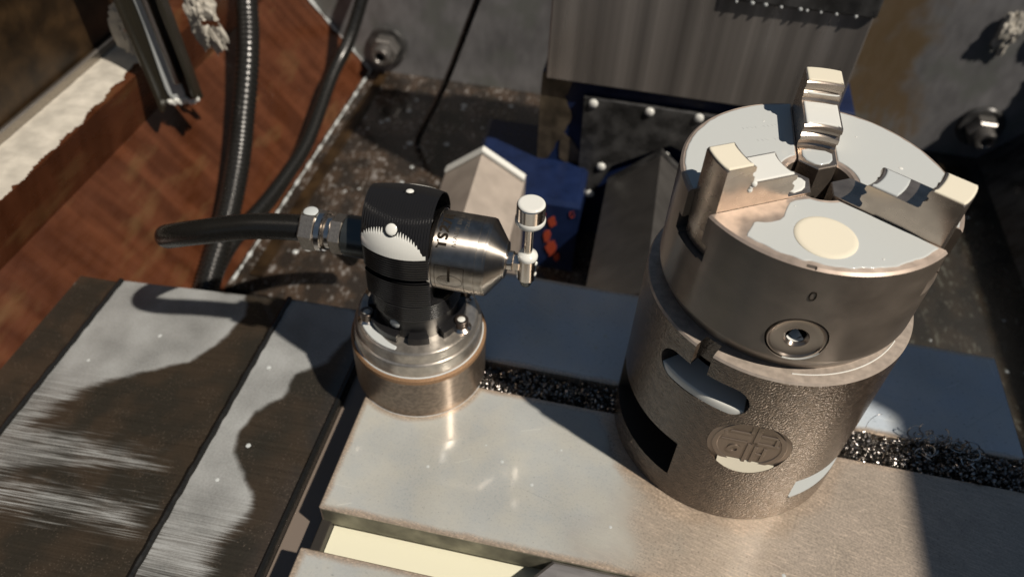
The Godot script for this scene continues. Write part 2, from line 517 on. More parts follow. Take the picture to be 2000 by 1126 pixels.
# give a soup planar UVs over a rectangle of (x, z)
func uv_xz(s: Soup, r: Rect2) -> Soup:
	s.uv.resize(s.v.size())
	for i in s.v.size():
		s.uv[i] = Vector2((s.v[i].x - r.position.x) / r.size.x, (s.v[i].z - r.position.y) / r.size.y)
	return s

# turned parts: u runs along the axis and the radius, v round it, so that the highlight spreads across the tool marks
func turned(s: Soup, axis: Transform3D) -> Soup:
	var inv := axis.affine_inverse()
	s.uv.resize(s.v.size())
	for i in range(0, s.v.size(), 3):
		var first := 0.0
		for k in 3:
			var p := inv * s.v[i + k]
			var r := Vector2(p.x, p.z).length()
			var th := atan2(p.z, p.x)
			if k == 0: first = th
			elif th - first > PI: th -= TAU
			elif th - first < -PI: th += TAU
			s.uv[i + k] = Vector2((p.y + r) * 0.02, th / TAU * 4.0)
	return s

func uv_xy(s: Soup, r: Rect2) -> Soup:
	s.uv.resize(s.v.size())
	for i in s.v.size():
		s.uv[i] = Vector2((s.v[i].x - r.position.x) / r.size.x, (s.v[i].y - r.position.y) / r.size.y)
	return s

# ---------------------------------------------------------------- CSG helper: carve a soup (millimetres)
func carve(body: Soup, cuts: Array) -> Soup:
	var root := CSGCombiner3D.new(); root.name = "carving"
	add_child(root)
	var b := CSGMesh3D.new(); b.mesh = body.smoothed(1.0); root.add_child(b)
	for c in cuts:
		var k := CSGMesh3D.new(); k.mesh = c.smoothed(1.0); k.operation = CSGShape3D.OPERATION_SUBTRACTION; root.add_child(k)
	var dyn = root
	dyn._update_shape()
	var m := root.bake_static_mesh()
	var out := sp()
	if m:
		for f in m.get_surface_count():
			var a := m.surface_get_arrays(f)
			var vv: PackedVector3Array = a[Mesh.ARRAY_VERTEX]
			var idx: PackedInt32Array = a[Mesh.ARRAY_INDEX] if a[Mesh.ARRAY_INDEX] != null else PackedInt32Array(range(vv.size()))
			for i in range(0, idx.size(), 3):
				out.tri(vv[idx[i]] / S, vv[idx[i + 2]] / S, vv[idx[i + 1]] / S)
	remove_child(root)
	root.free()
	if out.v.size() == 0: push_warning("carving came out empty")
	return out
func split(s: Soup, test: Callable) -> Array:
	var a := sp(); var b := sp()
	for i in range(0, s.v.size(), 3):
		var n := (s.v[i + 1] - s.v[i]).cross(s.v[i + 2] - s.v[i]).normalized()
		var c := (s.v[i] + s.v[i + 1] + s.v[i + 2]) / 3.0
		var t := a if test.call(c, n) else b
		t.v.push_back(s.v[i]); t.v.push_back(s.v[i + 1]); t.v.push_back(s.v[i + 2])
	return [a, b]
func sector(r0: float, r1: float, a0: float, a1: float, y0: float, y1: float, n := 16) -> Soup:
	var p := PackedVector2Array()
	for i in n + 1:
		var a := deg_to_rad(lerpf(a0, a1, float(i) / n)); p.push_back(Vector2(cos(a), sin(a)) * r1)
	for i in n + 1:
		var a := deg_to_rad(lerpf(a1, a0, float(i) / n)); p.push_back(Vector2(cos(a), sin(a)) * r0)
	return sp().prism(p, y0, y1)
func radial_cyl(deg: float, y: float, r: float, r0: float, r1: float, n := 48) -> Soup:   # a cylinder whose axis points outwards at azimuth deg
	var t := radial(deg) * along_x(Vector3(0, y, 0))
	return sp(t).lathe([Vector2(0, r0), Vector2(r, r0), Vector2(r, r1), Vector2(0, r1)], n)

# ---------------------------------------------------------------- builders
func build_setting() -> void:
	struct("tray_floor", "dark wet chip tray floor spattered with milky coolant below the table", uv_xz(sp().box(Vector3(-60, -135, -60), Vector3(1300, 10, 1000), 0.0), Rect2(-435, -560, 300, 420)), M.dark_floor)
	struct("tray_floor", "brown wet tray sheet spattered with milky coolant behind the probe", uv_xz(sp().box(Vector3(-255, -128.5, -345), Vector3(360, 3, 410), 0.5), Rect2(-435, -560, 360, 440)), M.splatter)
	struct("tray_floor", "dark spattered tray sheet behind the chuck at the right", uv_xz(sp().box(Vector3(215, -128.5, -330), Vector3(230, 3, 440), 0.5), Rect2(60, -560, 360, 500)), M.splatter_dark)
	struct("back_wall", "grey stained rear sheet of the machine enclosure", uv_xy(sp().box(Vector3(-60, 110, -560), Vector3(1300, 620, 20), 0.0), Rect2(-560, -140, 1000, 420)), M.back_sheet)
	# the rusty left sheet: one folded section, pushed along z
	var prof := [Vector2(-428, -136), Vector2(-528, -16), Vector2(-516, 37), Vector2(-566, 37)]
	var s := sp()
	var uvs := PackedVector2Array()
	var acc := 0.0
	for i in prof.size() - 1:
		var p: Vector2 = prof[i]; var q: Vector2 = prof[i + 1]
		var l := p.distance_to(q)
		s.quad(Vector3(p.x, p.y, -552), Vector3(p.x, p.y, 200), Vector3(q.x, q.y, 200), Vector3(q.x, q.y, -552))
		for u in [[0, 0], [0, 1], [1, 1], [0, 0], [1, 1], [1, 0]]:
			uvs.push_back(Vector2(u[1], (acc + u[0] * l) / 240.0))
		acc += l
	s.uv = uvs
	struct("left_wall", "rusty brown folded sheet at the left of the enclosure", s, M.rust_sheet)
	struct("left_wall", "dark brown upright sheet above the foamy ledge", sp().box(Vector3(-570, 330, -170), Vector3(12, 590, 780), 0.0), M.rust_dark)
	var s2 := sp()
	s2.quad(Vector3(314, -136, 200), Vector3(314, -136, -552), Vector3(372, -64, -552), Vector3(372, -64, 200))
	s2.quad(Vector3(372, -64, 200), Vector3(372, -64, -552), Vector3(425, -60, -552), Vector3(425, -60, 200))
	struct("right_wall", "dark sloping sheet at the right of the tray", s2, M.dark_plate)
	# added sun blockers out of view: panel, post and low panel shaped for their shadows
	struct("right_wall", "unseen right panel added to shade the right end of the table", sp().box(Vector3(432, 170, 400), Vector3(20, 614, 596), 1), M.grey_paint)
	struct("right_wall", "unseen post added at the right to shade the rear table strip", sp().box(Vector3(432, 190, 69), Vector3(22, 680, 98), 1), M.grey_paint)
	struct("right_wall", "unseen low rear panel added at the right to shade the tray corner", sp().box(Vector3(432, -18, -256), Vector3(20, 224, 610), 1), M.grey_paint)

func build_table() -> void:
	var t := thing("machine_table", "grey steel machine table with T-slots under the probe and chuck", "machine table", Vector3(-17.5, -60, 20))
	var strips := [[10.5, 113.0, "table_top", -222.5], [-97.0, -12.0, "table_rear", -222.5], [137.0, 260.0, "table_front", -223.0]]
	for q in strips:
		var w: float = 185.0 - q[3]
		var s := sp().box(Vector3(q[3] + w / 2, -8.5, (q[0] + q[1]) / 2), Vector3(w, 17, q[1] - q[0]), 0.7)
		var part_ := part(t, "table_strip", uv_xz(s, Rect2(-222.5, q[0], 410, q[1] - q[0])), M[q[2]])
		var u := sp().box(Vector3(q[3] + w / 2 + 1, -36, (q[0] + q[1]) / 2), Vector3(w - 3, 37.6, q[1] - q[0] - 14), 0.5)
		part(part_, "strip_web", u, M.slot_wall)
	part(t, "slot_wall", sp().box(Vector3(-20, -9, 112.2), Vector3(402, 15.4, 2), 0.3), M.slot_wall)
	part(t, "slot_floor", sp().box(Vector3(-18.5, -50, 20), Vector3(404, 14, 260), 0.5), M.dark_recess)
	part(t, "end_ledge", sp().box(Vector3(-234.5, -58, 80), Vector3(25, 48, 354), 0.8), M.ledge)
	part(t, "slot_plug", sp().box(Vector3(-219.6, -24, 124), Vector3(6, 20, 26), 0.5), M.dark_recess)
	part(t, "coolant_pool", pool(PackedVector2Array([Vector2(-216.5, 107), Vector2(182, 107), Vector2(182, 143), Vector2(-216.5, 143)]), -23.0, 1.4, Transform3D(), 0, 2.0), M.coolant_pool)
	# clamp bar lying in the front slot
	var c := thing("clamp_bar", "steel clamp bar with an open slot lying in the front T-slot", "clamp", Vector3(-60, -22, 128))
	var body := sp().prism(PackedVector2Array([Vector2(-98.5, 126), Vector2(-88.2, 113.6), Vector2(-10, 113.6), Vector2(-10, 165), Vector2(-98.5, 165)]), -22, -0.6, 2.0)
	var hole := PackedVector2Array()
	for i in 24:
		var a := TAU * i / 24
		hole.push_back(Vector2(-57 + cos(a) * 9 + (-14 if cos(a) < 0 else 30), 131 + sin(a) * 9))
	part(c, "bar", carve(body, [sp().prism(hole, -18, 10)]), M.clamp_steel)
	# swarf in the rear slot
	var one := sp()
	var pts := []
	for i in 9:
		var a := i / 8.0 * 3.6
		pts.append(Vector3(cos(a) * 1.0, i * 0.12, sin(a) * 1.0))
	for i in 8:
		var p: Vector3 = pts[i]; var q: Vector3 = pts[i + 1]
		var e := Vector3(0, 0.9, 0)
		one.quad(p, q, q + e, p + e)
		one.quad(p + e, q + e, q, p)
	var mm := MultiMesh.new()
	mm.transform_format = MultiMesh.TRANSFORM_3D
	mm.mesh = one.smoothed(60.0)
	(mm.mesh as ArrayMesh).surface_set_material(0, M.swarf)
	mm.instance_count = 4200
	for i in 4200:
		var right := i >= 1500
		var x := rng.randf_range(60, 184) if right else rng.randf_range(-160, -55)
		var z := rng.randf_range(-10.5, 9.5)
		var top := -3.0 + 2.0 * sin(x * 0.11) * cos(z * 0.3)
		if right: top = 0.5 + 9.0 * exp(-pow((x - 140.0) / 17.0, 2)) * exp(-pow((z + 4.0) / 8.0, 2)) + 2.0 * sin(x * 0.2 + z)
		var y := top - absf(rng.randfn(0, 3.0))
		var bs := Basis.from_euler(Vector3(rng.randf() * TAU, rng.randf() * TAU, rng.randf() * TAU)).scaled(Vector3.ONE * rng.randf_range(0.7, 1.7))
		mm.set_instance_transform(i, Transform3D(bs, Vector3(x, y, z) * S))
	var mi := MultiMeshInstance3D.new()
	mi.name = "swarf"; mi.multimesh = mm
	add_child(mi, true)
	mi.set_meta("kind", "stuff"); mi.set_meta("label", "heap of small curled metal chips filling the rear T-slot"); mi.set_meta("category", "swarf")
	var bed := sp().box(Vector3(-17, -13, -0.7), Vector3(404, 8, 21.5), 1.0)
	var pk := solo("swarf_bed", "packed dark chips under the loose swarf in the T-slot", "swarf", bed, M.dark_recess)
	pk.set_meta("kind", "stuff")
	var tg := sp()
	for i in 46:
		var cc := Vector3(rng.randfn(139, 12), 0, rng.randf_range(-13, 4))
		cc.y = 1.0 + 13.0 * exp(-pow((cc.x - 140.0) / 13.0, 2)) * rng.randf()
		var b := Basis.from_euler(Vector3(rng.randf() * TAU, rng.randf() * TAU, rng.randf() * TAU))
		var r := rng.randf_range(1.8, 4.6); var turn := rng.randf_range(2.5, 7.5)
		var tp := []
		for k in 16: tp.append(cc + b * Vector3(cos(turn * k / 15.0) * r, sin(turn * k / 15.0) * r, k * 0.28))
		tg.tube(tp, func(_k): return 0.42, 4)
	var tgo := solo("swarf_tangle", "tangle of long curled chips standing on the heap at the right", "swarf", tg, M.swarf_bright, "", 60)
	tgo.set_meta("kind", "stuff")
	var curls := [[Vector3(139, 9, -6), 5.0, 0.9], [Vector3(146, 8, -4), 4.0, 2.0], [Vector3(128, 7, -9), 6.5, 0.4], [Vector3(136, 14, -8), 3.5, 2.8], [Vector3(117, 8, -12), 6.0, 1.7], [Vector3(92, 6, -14), 8.0, 1.1], [Vector3(78, 5, -12), 6.0, 0.2], [Vector3(152, 5, 0), 4.0, 1.4], [Vector3(122, 12, -13), 5.0, 2.3]]
	var place := ["tallest curl on the chip heap", "curl at the right flank of the chip heap", "wide curl leaning on the rear strip", "small tight curl on top of the chip heap", "curl left of the chip heap", "long thin hair of swarf nearest the chuck but one", "thin hair of swarf beside the chuck", "low curl before the chip heap", "hook shaped curl over the rear strip edge"]
	for i in curls.size():
		var q: Array = curls[i]
		var tp := []
		var r: float = q[1]
		var thin: bool = i == 5 or i == 6
		for k in 26:
			var a: float = q[2] + k / 25.0 * (2.0 if thin else 6.5)
			var rr := r * (1.0 - 0.012 * k)
			tp.append(q[0] + Vector3(cos(a) * rr * 0.8, sin(a) * rr * (0.9 if not thin else 1.3) - 1.0, (k - 12) * 0.22))
		solo("metal_curl", "bright steel chip, " + place[i], "metal chip", sp().tube(tp, func(_k): return 0.18 if thin else 0.42, 5), M.swarf_bright, "curled chips on the swarf heap")

func build_covers() -> void:
	var t := thing("way_cover", "dark oily telescopic way cover left of the table with milky coolant dragged over it", "way cover", Vector3(-400, -60, 80))
	# three overlapping sheets, each tucked under its right neighbour
	var A := poly_of([-313,-59, -289,-61, -267,-59, -258,-42, -268,-7, -285,8, -286,28, -298,43, -302,59, -299,74, -285,89, -272,101, -269,111, -276,126, -279,139, -277,156, -313,164, -313,264, -322,264, -322,-59])
	var B1 := poly_of([-470,-62, -403,-62, -355,-60, -345,-40, -350,-20, -354,-6, -365,10, -393,24, -425,43, -438,65, -444,79, -408,81, -370,86, -343,91, -377,98, -425,105, -448,119, -480,91, -480,20])
	var B2 := poly_of([-446,117, -414,120, -381,120, -334,120, -343,127, -335,134, -371,135, -425,134, -450,133])
	var C := poly_of([-600,-58, -542,-59, -508,-57, -500,-50, -506,-43, -531,-45, -560,-42, -600,-44])
	var spec := [
		[-249.0, -318.0, -29.0, -31.0, [{"poly": A, "drag": 0.55, "level": 0.95, "z0": 90.0}], 101],
		[-316.0, -462.0, -32.5, -46.5, [{"poly": B1, "drag": 0.9, "level": 0.9, "z0": 20.0}, {"poly": B2, "drag": 1.0, "level": 1.0, "z0": 60.0}], 111],
		[-460.0, -640.0, -49.0, -54.0, [{"poly": C, "drag": 0.0, "level": 1.0, "z0": 900.0}], 121],
	]
	for q in spec:
		var w: float = q[0] - q[1]
		var r := Rect2(q[1], -60, w, 320)
		var ang := atan2(q[2] - q[3], w)
		var x := Transform3D(Basis(Vector3(0, 0, 1), ang), Vector3((q[0] + q[1]) / 2, (q[2] + q[3]) / 2 - 1.5, 100))
		var s := sp(x).box(Vector3(), Vector3(w, 3, 320), 0.5)
		var o := part(t, "cover_sheet", uv_xz(s, r), cover_material(r, q[4], q[5]))
		part(o, "rear_skirt", sp().box(Vector3((q[0] + q[1]) / 2 - 1, (q[2] + q[3]) / 2 - 40 - 8, -58), Vector3(w - 3, 76, 3), 0.5), M.dark_plate)
		# rubber wiper along the left edge of the upper sheet
		if q[5] != 121:
			var wx: float = q[1]
			var pp := []
			for k in 60: pp.append(Vector3(wx - 0.6 + 0.25 * sin(k * 1.7), q[3] + 0.2, -60 + k * 320.0 / 59))
			part(t, "wiper_strip", sp().tube(pp, func(k): return 2.2 + 0.25 * sin(k * 2.3), 8), M.rubber)
	part(t, "wiper_strip", sp().box(Vector3(-248.6, -32, 100), Vector3(4, 10, 320), 1), M.rubber)

func build_chuck() -> void:
	var t := thing("three_jaw_chuck", "round three-jaw steel chuck on its cast body, flooded with milky coolant", "chuck", Vector3(0, 0, 0))
	# --- lower cast body
	var prof := [Vector2(0, 0.1), Vector2(67.2, 0.1), Vector2(67.6, 0.6), Vector2(67.4, 16.5), Vector2(67.3, 17.5), Vector2(67.0, 50), Vector2(67.0, 123.4), Vector2(66.2, 124.6), Vector2(56, 124.6), Vector2(56, 118), Vector2(0, 118)]
	var body := sp().lathe(prof, 180)
	var cuts := [sector(48, 80, 106.2, 132.8, 90.6, 110.4), radial_cyl(106.2, 100.5, 9.9, 45, 80), radial_cyl(132.8, 100.5, 9.9, 45, 80), sector(59, 80, 118, 126, 109.2, 140),
		sector(48, 80, 120, 178, 18.5, 48.5), sector(48, 80, 4, 61, 18.5, 36)]
	cuts.append(radial_cyl(90.5, 67.5, 21, 63.6, 80, 64))
	var low: Soup = carve(body, cuts)
	var sp_ := split(low, func(c: Vector3, n: Vector3): return c.y > 120 and n.y > 0.5)
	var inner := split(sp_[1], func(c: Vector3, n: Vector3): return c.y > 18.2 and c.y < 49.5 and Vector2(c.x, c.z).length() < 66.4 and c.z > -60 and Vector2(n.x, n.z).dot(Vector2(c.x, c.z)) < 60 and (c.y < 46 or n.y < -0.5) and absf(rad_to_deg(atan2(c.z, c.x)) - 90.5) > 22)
	part(t, "cast_body", inner[1], M.cast_iron)
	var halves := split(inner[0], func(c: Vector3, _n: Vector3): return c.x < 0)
	part(t, "casting_recess", halves[0], M.dark_recess)  # same iron inside, coloured near-black to imitate the deep shade
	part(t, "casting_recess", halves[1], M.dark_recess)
	part(t, "flange_face", sp_[0], M.ring_steel)
	part(t, "coolant_in_slot", pool(slot_pool(), 90.9, 4.6, Transform3D(), 0, 1.2), M.coolant_white)
	part(t, "coolant_in_recess", sector(50, 67.2, 6, 60, 18.6, 19.4, 24), M.coolant_thin)
	# badge
	var bx := radial(90.5) * along_x(Vector3(0, 67.5, 0))      # local y = outwards, x = down, z = along +azimuth (left in view)
	var badge := part(t, "badge", sp(bx).lathe([Vector2(0, 63.9), Vector2(15.6, 63.9), Vector2(16.0, 64.3), Vector2(18.2, 64.3), Vector2(18.6, 63.95), Vector2(20.8, 63.8)], 72), M.badge)
	var emb := func(u0: float, v0: float, u1: float, v1: float, hh := 0.55):      # u right, v up, on the badge plane
		part(badge, "emblem_bar", sp(bx).box(Vector3(-(v0 + v1) / 2, 63.9 + hh / 2, -(u0 + u1) / 2), Vector3(absf(v1 - v0), hh, absf(u1 - u0)), 0.12), M.badge)
	emb.call(-1.6, 9.5, 0.0, 17.5); emb.call(1.2, 2.4, 3.6, 17.0)
	emb.call(-11.5, 9.2, -0.2, 10.6); emb.call(3.6, 9.0, 12.2, 10.6); emb.call(1.2, 2.2, 14.6, 3.8); emb.call(11.6, 3.8, 13.2, 9.2)
	emb.call(-14.6, 2.0, -1.4, 2.9, 0.4); emb.call(-14.2, 6.2, -12.6, 9.6)
	emb.call(-0.9, -15.0, 1.0, 1.6); emb.call(2.8, -13.5, 4.6, 0.2); emb.call(7.6, -12.0, 9.2, -0.4); emb.call(4.6, -6.6, 7.6, -5.2)
	var ringx := bx * Transform3D(Basis(), Vector3(5.0, 0, 6.6))
	part(badge, "emblem_ring", sp(ringx).lathe([Vector2(1.8, 63.9), Vector2(1.8, 64.4), Vector2(3.4, 64.4), Vector2(3.4, 63.9)], 32), M.badge)
	# milk caught on the lower lip of the badge recess
	var ml := PackedVector2Array()
	for i in 13:
		var a := deg_to_rad(lerpf(-50, 38, i / 12.0)); ml.push_back(Vector2(sin(a) * -20.9, -cos(a) * 20.9))
	var lip := sp()
	var yl := -13.2
	for i in 12:
		var p := ml[i]; var q := ml[i + 1]
		var A := bx * Vector3(-p.y, 63.8, -p.x); var B := bx * Vector3(-q.y, 63.8, -q.x)
		var rp := sqrt(67.2 * 67.2 - p.x * p.x) - 0.5; var rq := sqrt(67.2 * 67.2 - q.x * q.x) - 0.5
		var C := bx * Vector3(-q.y, rq, -q.x); var D := bx * Vector3(-p.y, rp, -p.x)
		var A2 := bx * Vector3(-yl, 64.0, -p.x); var B2 := bx * Vector3(-yl, 64.0, -q.x)
		lip.quad(A2, B2, C, D)
		lip.quad(D, C, B, A)
	part(t, "coolant_on_badge", lip, M.coolant_thick, 60)
	# --- upper body
	var up := sp().lathe([Vector2(0, 119), Vector2(57.5, 119), Vector2(57.5, 126), Vector2(59.5, 129), Vector2(62.0, 133.5), Vector2(62.5, 136), Vector2(62.5, 189.2), Vector2(61.4, 190.2), Vector2(16.2, 190.2), Vector2(15.2, 189.2), Vector2(15.2, 130), Vector2(0, 130)], 180)
	var ucut := []
	for a in [29.2, 149.2, 269.2]:
		var f := radial(a)
		ucut.append(sp(f).box(Vector3(50, 185, 0), Vector3(100, 40, 17.8), 0.0))
		ucut.append(sp(f).box(Vector3(50, 170.5, 0), Vector3(100, 9, 25), 0.0))
	ucut.append(radial_cyl(90.6, 148.2, 13.4, 45, 80, 64))
	ucut.append(sp(radial(96.5) * Transform3D(Basis(Vector3(0, 0, 1), 0.6), Vector3(62.2, 190.4, 0))).box(Vector3.ZERO, Vector3(3.0, 2.0, 4.2), 0.4))
	# stamped numeral 0 above the pinion
	var zf := radial(92.0) * along_x(Vector3(0, 175.5, 0))
	var oval := sp(zf)
	var op := []
	for i in 25:
		var a := TAU * i / 24
		op.append(Vector3(-clampf(sin(a) * 2.6, -2.2, 2.2), 62.5, cos(a) * 1.25))
	oval.tube(op, func(_k): return 0.30, 6, false)
	var ub: Soup = carve(up, ucut)
	var s3 := split(ub, func(c: Vector3, n: Vector3): return n.y > 0.6 and c.y > 188)
	part(t, "chuck_body", turned(s3[1], Transform3D()), M.chuck_steel)
	part(t, "chuck_face", turned(s3[0], Transform3D()), M.face_steel)
	part(t, "stamped_numeral", oval, M.engraving)
	# pinion socket
	var px := radial(90.6) * along_x(Vector3(0, 148.2, 0))
	var pin := part(t, "pinion_socket", turned(sp(px).lathe([Vector2(4.3, 58.5), Vector2(4.6, 59.8), Vector2(5.6, 60.9), Vector2(6.0, 61.0), Vector2(9.0, 60.7), Vector2(11.2, 61.2), Vector2(11.9, 61.9), Vector2(12.4, 61.8), Vector2(12.8, 61.0), Vector2(12.9, 58)], 72), px), M.pinion)
	part(pin, "square_drive", sp(px).lathe([Vector2(0, 46), Vector2(4.3, 46), Vector2(4.3, 58.5)], 4), M.dark_recess, 10)
	part(t, "coolant_drip", sp(px).lathe([Vector2(12.6, 61.2), Vector2(12.9, 61.9), Vector2(13.4, 62.0), Vector2(13.6, 61.4)], 20, deg_to_rad(-62), deg_to_rad(12)), M.coolant_white)
	part(pin, "coolant_in_socket", sp(px).lathe([Vector2(0.8, 55.0), Vector2(4.2, 59.4)], 16, deg_to_rad(-65), deg_to_rad(65)), M.coolant_white)
	# jaws
	for k in 3:
		var ang: float = [29.2, 149.2, 269.2][k]
		var jaw := make_jaw(t, ang)
		var f := radial(ang)
		part(jaw, "coolant_film", pool(jaw_top(), 212.3, 0.7, f, 0, 0.9), M.coolant_thick)
		var r0 := 23.4 if k != 0 else 24.0
		var r1 := 43.2 if k == 1 else (42.8 if k == 2 else 35.0)
		var film := PackedVector2Array()
		for i in 9:
			var z := lerpf(-8.0, 8.0, i / 8.0); film.push_back(Vector2(arc_r(r0 + 0.8, z), z))
		for i in 9:
			var z := lerpf(8.0, -8.0, i / 8.0); film.push_back(Vector2(arc_r(r1, z), z))
		part(jaw, "coolant_film", pool(film, 202.9, 0.7, f, 0, 0.9), M.coolant_white if k != 0 else M.coolant_thin)
		if k == 2:
			part(jaw, "coolant_film", pool(PackedVector2Array([Vector2(8.0, 0), Vector2(12.0, -6.8), Vector2(20.5, -7.2), Vector2(20.5, 7.2), Vector2(12.0, 6.8)]), 191.2, 0.6, f, 1, 1.0), M.coolant_thin)
			part(jaw, "coolant_film", pool(PackedVector2Array([Vector2(44.2, -7.9), Vector2(45.6, -7.9), Vector2(45.9, 0), Vector2(45.6, 7.9), Vector2(44.2, 7.9)]), 206.6, 0.6, f, 1, 0.5), M.coolant_white)
		if k == 1:
			part(jaw, "coolant_film", pool(PackedVector2Array([Vector2(8.0, -0.5), Vector2(12.4, -6.4), Vector2(20.5, -7.5), Vector2(20.5, 4), Vector2(14.2, 5.6)]), 191.2, 0.6, f, 1, 1.0), M.coolant_white)
			# a drip over the near edge of the ledge
			var dr := sp()
			drop(dr, f * Vector3(43.2, 202.8, -8.6), 1.5, 1.2, Vector3(0.4, 0.6, 0.7).normalized())
			drop(dr, f * Vector3(44.2, 201.0, -8.7), 1.0, 0.7, f.basis * Vector3(0, 0, -1))
			drop(dr, f * Vector3(44.4, 199.6, -8.7), 1.3, 0.9, f.basis * Vector3(0, 0, -1))
			part(jaw, "coolant_drip", dr, M.coolant_white, 60)
	# milk on the face: three fields between the jaws
	var n := noise(91, 0.12, 2)
	for k in 3:
		var a0: float = 29.2 + 120 * k
		var p := PackedVector2Array()
		var lo := Vector2(cos(deg_to_rad(a0)), sin(deg_to_rad(a0))); var lon := Vector2(-lo.y, lo.x)
		var hi := Vector2(cos(deg_to_rad(a0 + 120)), sin(deg_to_rad(a0 + 120))); var hin := Vector2(-hi.y, hi.x)
		var ro := 60.4
		var ri := 17.6
		var g := 9.4
		var ga0 := rad_to_deg(asin(g / ro)); var gi := rad_to_deg(asin(g / ri))
		if k == 0:
			# front field; bare steel stays beside the left jaw
			for i in 36: 
				var a := deg_to_rad(lerpf(a0 + ga0, a0 + 120 - ga0 - 16, i / 35.0)); p.push_back(Vector2(cos(a), sin(a)) * (ro - 1.6 + 1.0 * n.get_noise_2d(i * 3, 0)))
			for q in [Vector2(-30.5, 42), Vector2(-29.5, 38.5), Vector2(-24, 38), Vector2(-17.5, 34), Vector2(-15.6, 26), Vector2(-13.6, 20.5)]: p.push_back(q)
			for i in 8:
				var a := deg_to_rad(lerpf(a0 + 120 - gi - 8, a0 + gi, i / 7.0)); p.push_back(Vector2(cos(a), sin(a)) * ri)
		else:
			for i in 36:
				var a := deg_to_rad(lerpf(a0 + ga0, a0 + 120 - ga0, i / 35.0)); p.push_back(Vector2(cos(a), sin(a)) * (ro + 0.5 * n.get_noise_2d(i * 3, k * 9)))
			for i in 8:
				var a := deg_to_rad(lerpf(a0 + 120 - gi, a0 + gi, i / 7.0)); p.push_back(Vector2(cos(a), sin(a)) * (ri + 0.6))
		part(t, "coolant_film", pool(p, 190.15, 0.45, Transform3D(), 0 if k else 1, 0.8), M.coolant_face)
	part(t, "coolant_blob", pool(blob_poly(Vector2(-0.3, 41.9), 13.2, 13.4, 0.008, 48), 190.45, 0.9, Transform3D(), 0, 2.2), M.coolant_thick)
	var marks := sp()
	for row in 2:
		for i in 9:
			if (i + row) % 5 == 4: continue
			var p := Vector2(-34.0 + i * 2.0 + row * 7.0, -31.0 - i * 0.9 + row * 8.5)
			marks.xf = Transform3D(Basis(Vector3.UP, 0.45 + 0.3 * (i % 3)), Vector3(p.x, 190.62, p.y))
			marks.box(Vector3.ZERO, Vector3(0.35, 0.14, 1.7), 0.05)
	part(t, "stamped_marks", marks, M.coolant_face)
	var bub := sp()
	for q in [[38.0, -17.0, 1.1], [43.5, -1.5, 0.9], [-24.0, -40.0, 0.5], [20.0, -38.0, 0.5], [22.0, 50.0, 0.5], [-12.0, 24.0, 0.4]]: drop(bub, Vector3(q[0], 190.55, q[1]), q[2], 0.3, Vector3.UP, 16)
	part(t, "coolant_bead", bub, M.coolant_white, 60)
	# milk along the groove between body and flange
	part(t, "coolant_ring", sp().lathe([Vector2(60.9, 124.5), Vector2(61.2, 124.9), Vector2(61.5, 124.9), Vector2(61.7, 124.5)], 40, deg_to_rad(28), deg_to_rad(86)), M.coolant_white)

func slot_pool() -> PackedVector2Array:
	var p := PackedVector2Array()
	for i in 25:
		var a := deg_to_rad(lerpf(97.9, 141.1, i / 24.0)); p.push_back(Vector2(cos(a), sin(a)) * 66.7)
	for i in 25:
		var a := deg_to_rad(lerpf(141.1, 97.9, i / 24.0)); p.push_back(Vector2(cos(a), sin(a)) * 48.2)
	return p
func jaw_top() -> PackedVector2Array:
	var p := PackedVector2Array()
	for i in 9:
		var z := lerpf(-8.3, 8.3, i / 8.0); p.push_back(Vector2(sqrt(46.6 * 46.6 - z * z), z))
	p.push_back(Vector2(57.6, 8.35)); p.push_back(Vector2(58.1, 7.6))
	for i in 5:
		var z := lerpf(6.0, -6.0, i / 4.0); p.push_back(Vector2(59.0 - z * z * 0.012, z))
	p.push_back(Vector2(58.1, -7.6)); p.push_back(Vector2(57.6, -8.35))
	return p
func arc_r(r: float, z: float) -> float:
	return r - 1.6 + sqrt(r * r - z * z) - r + 1.6
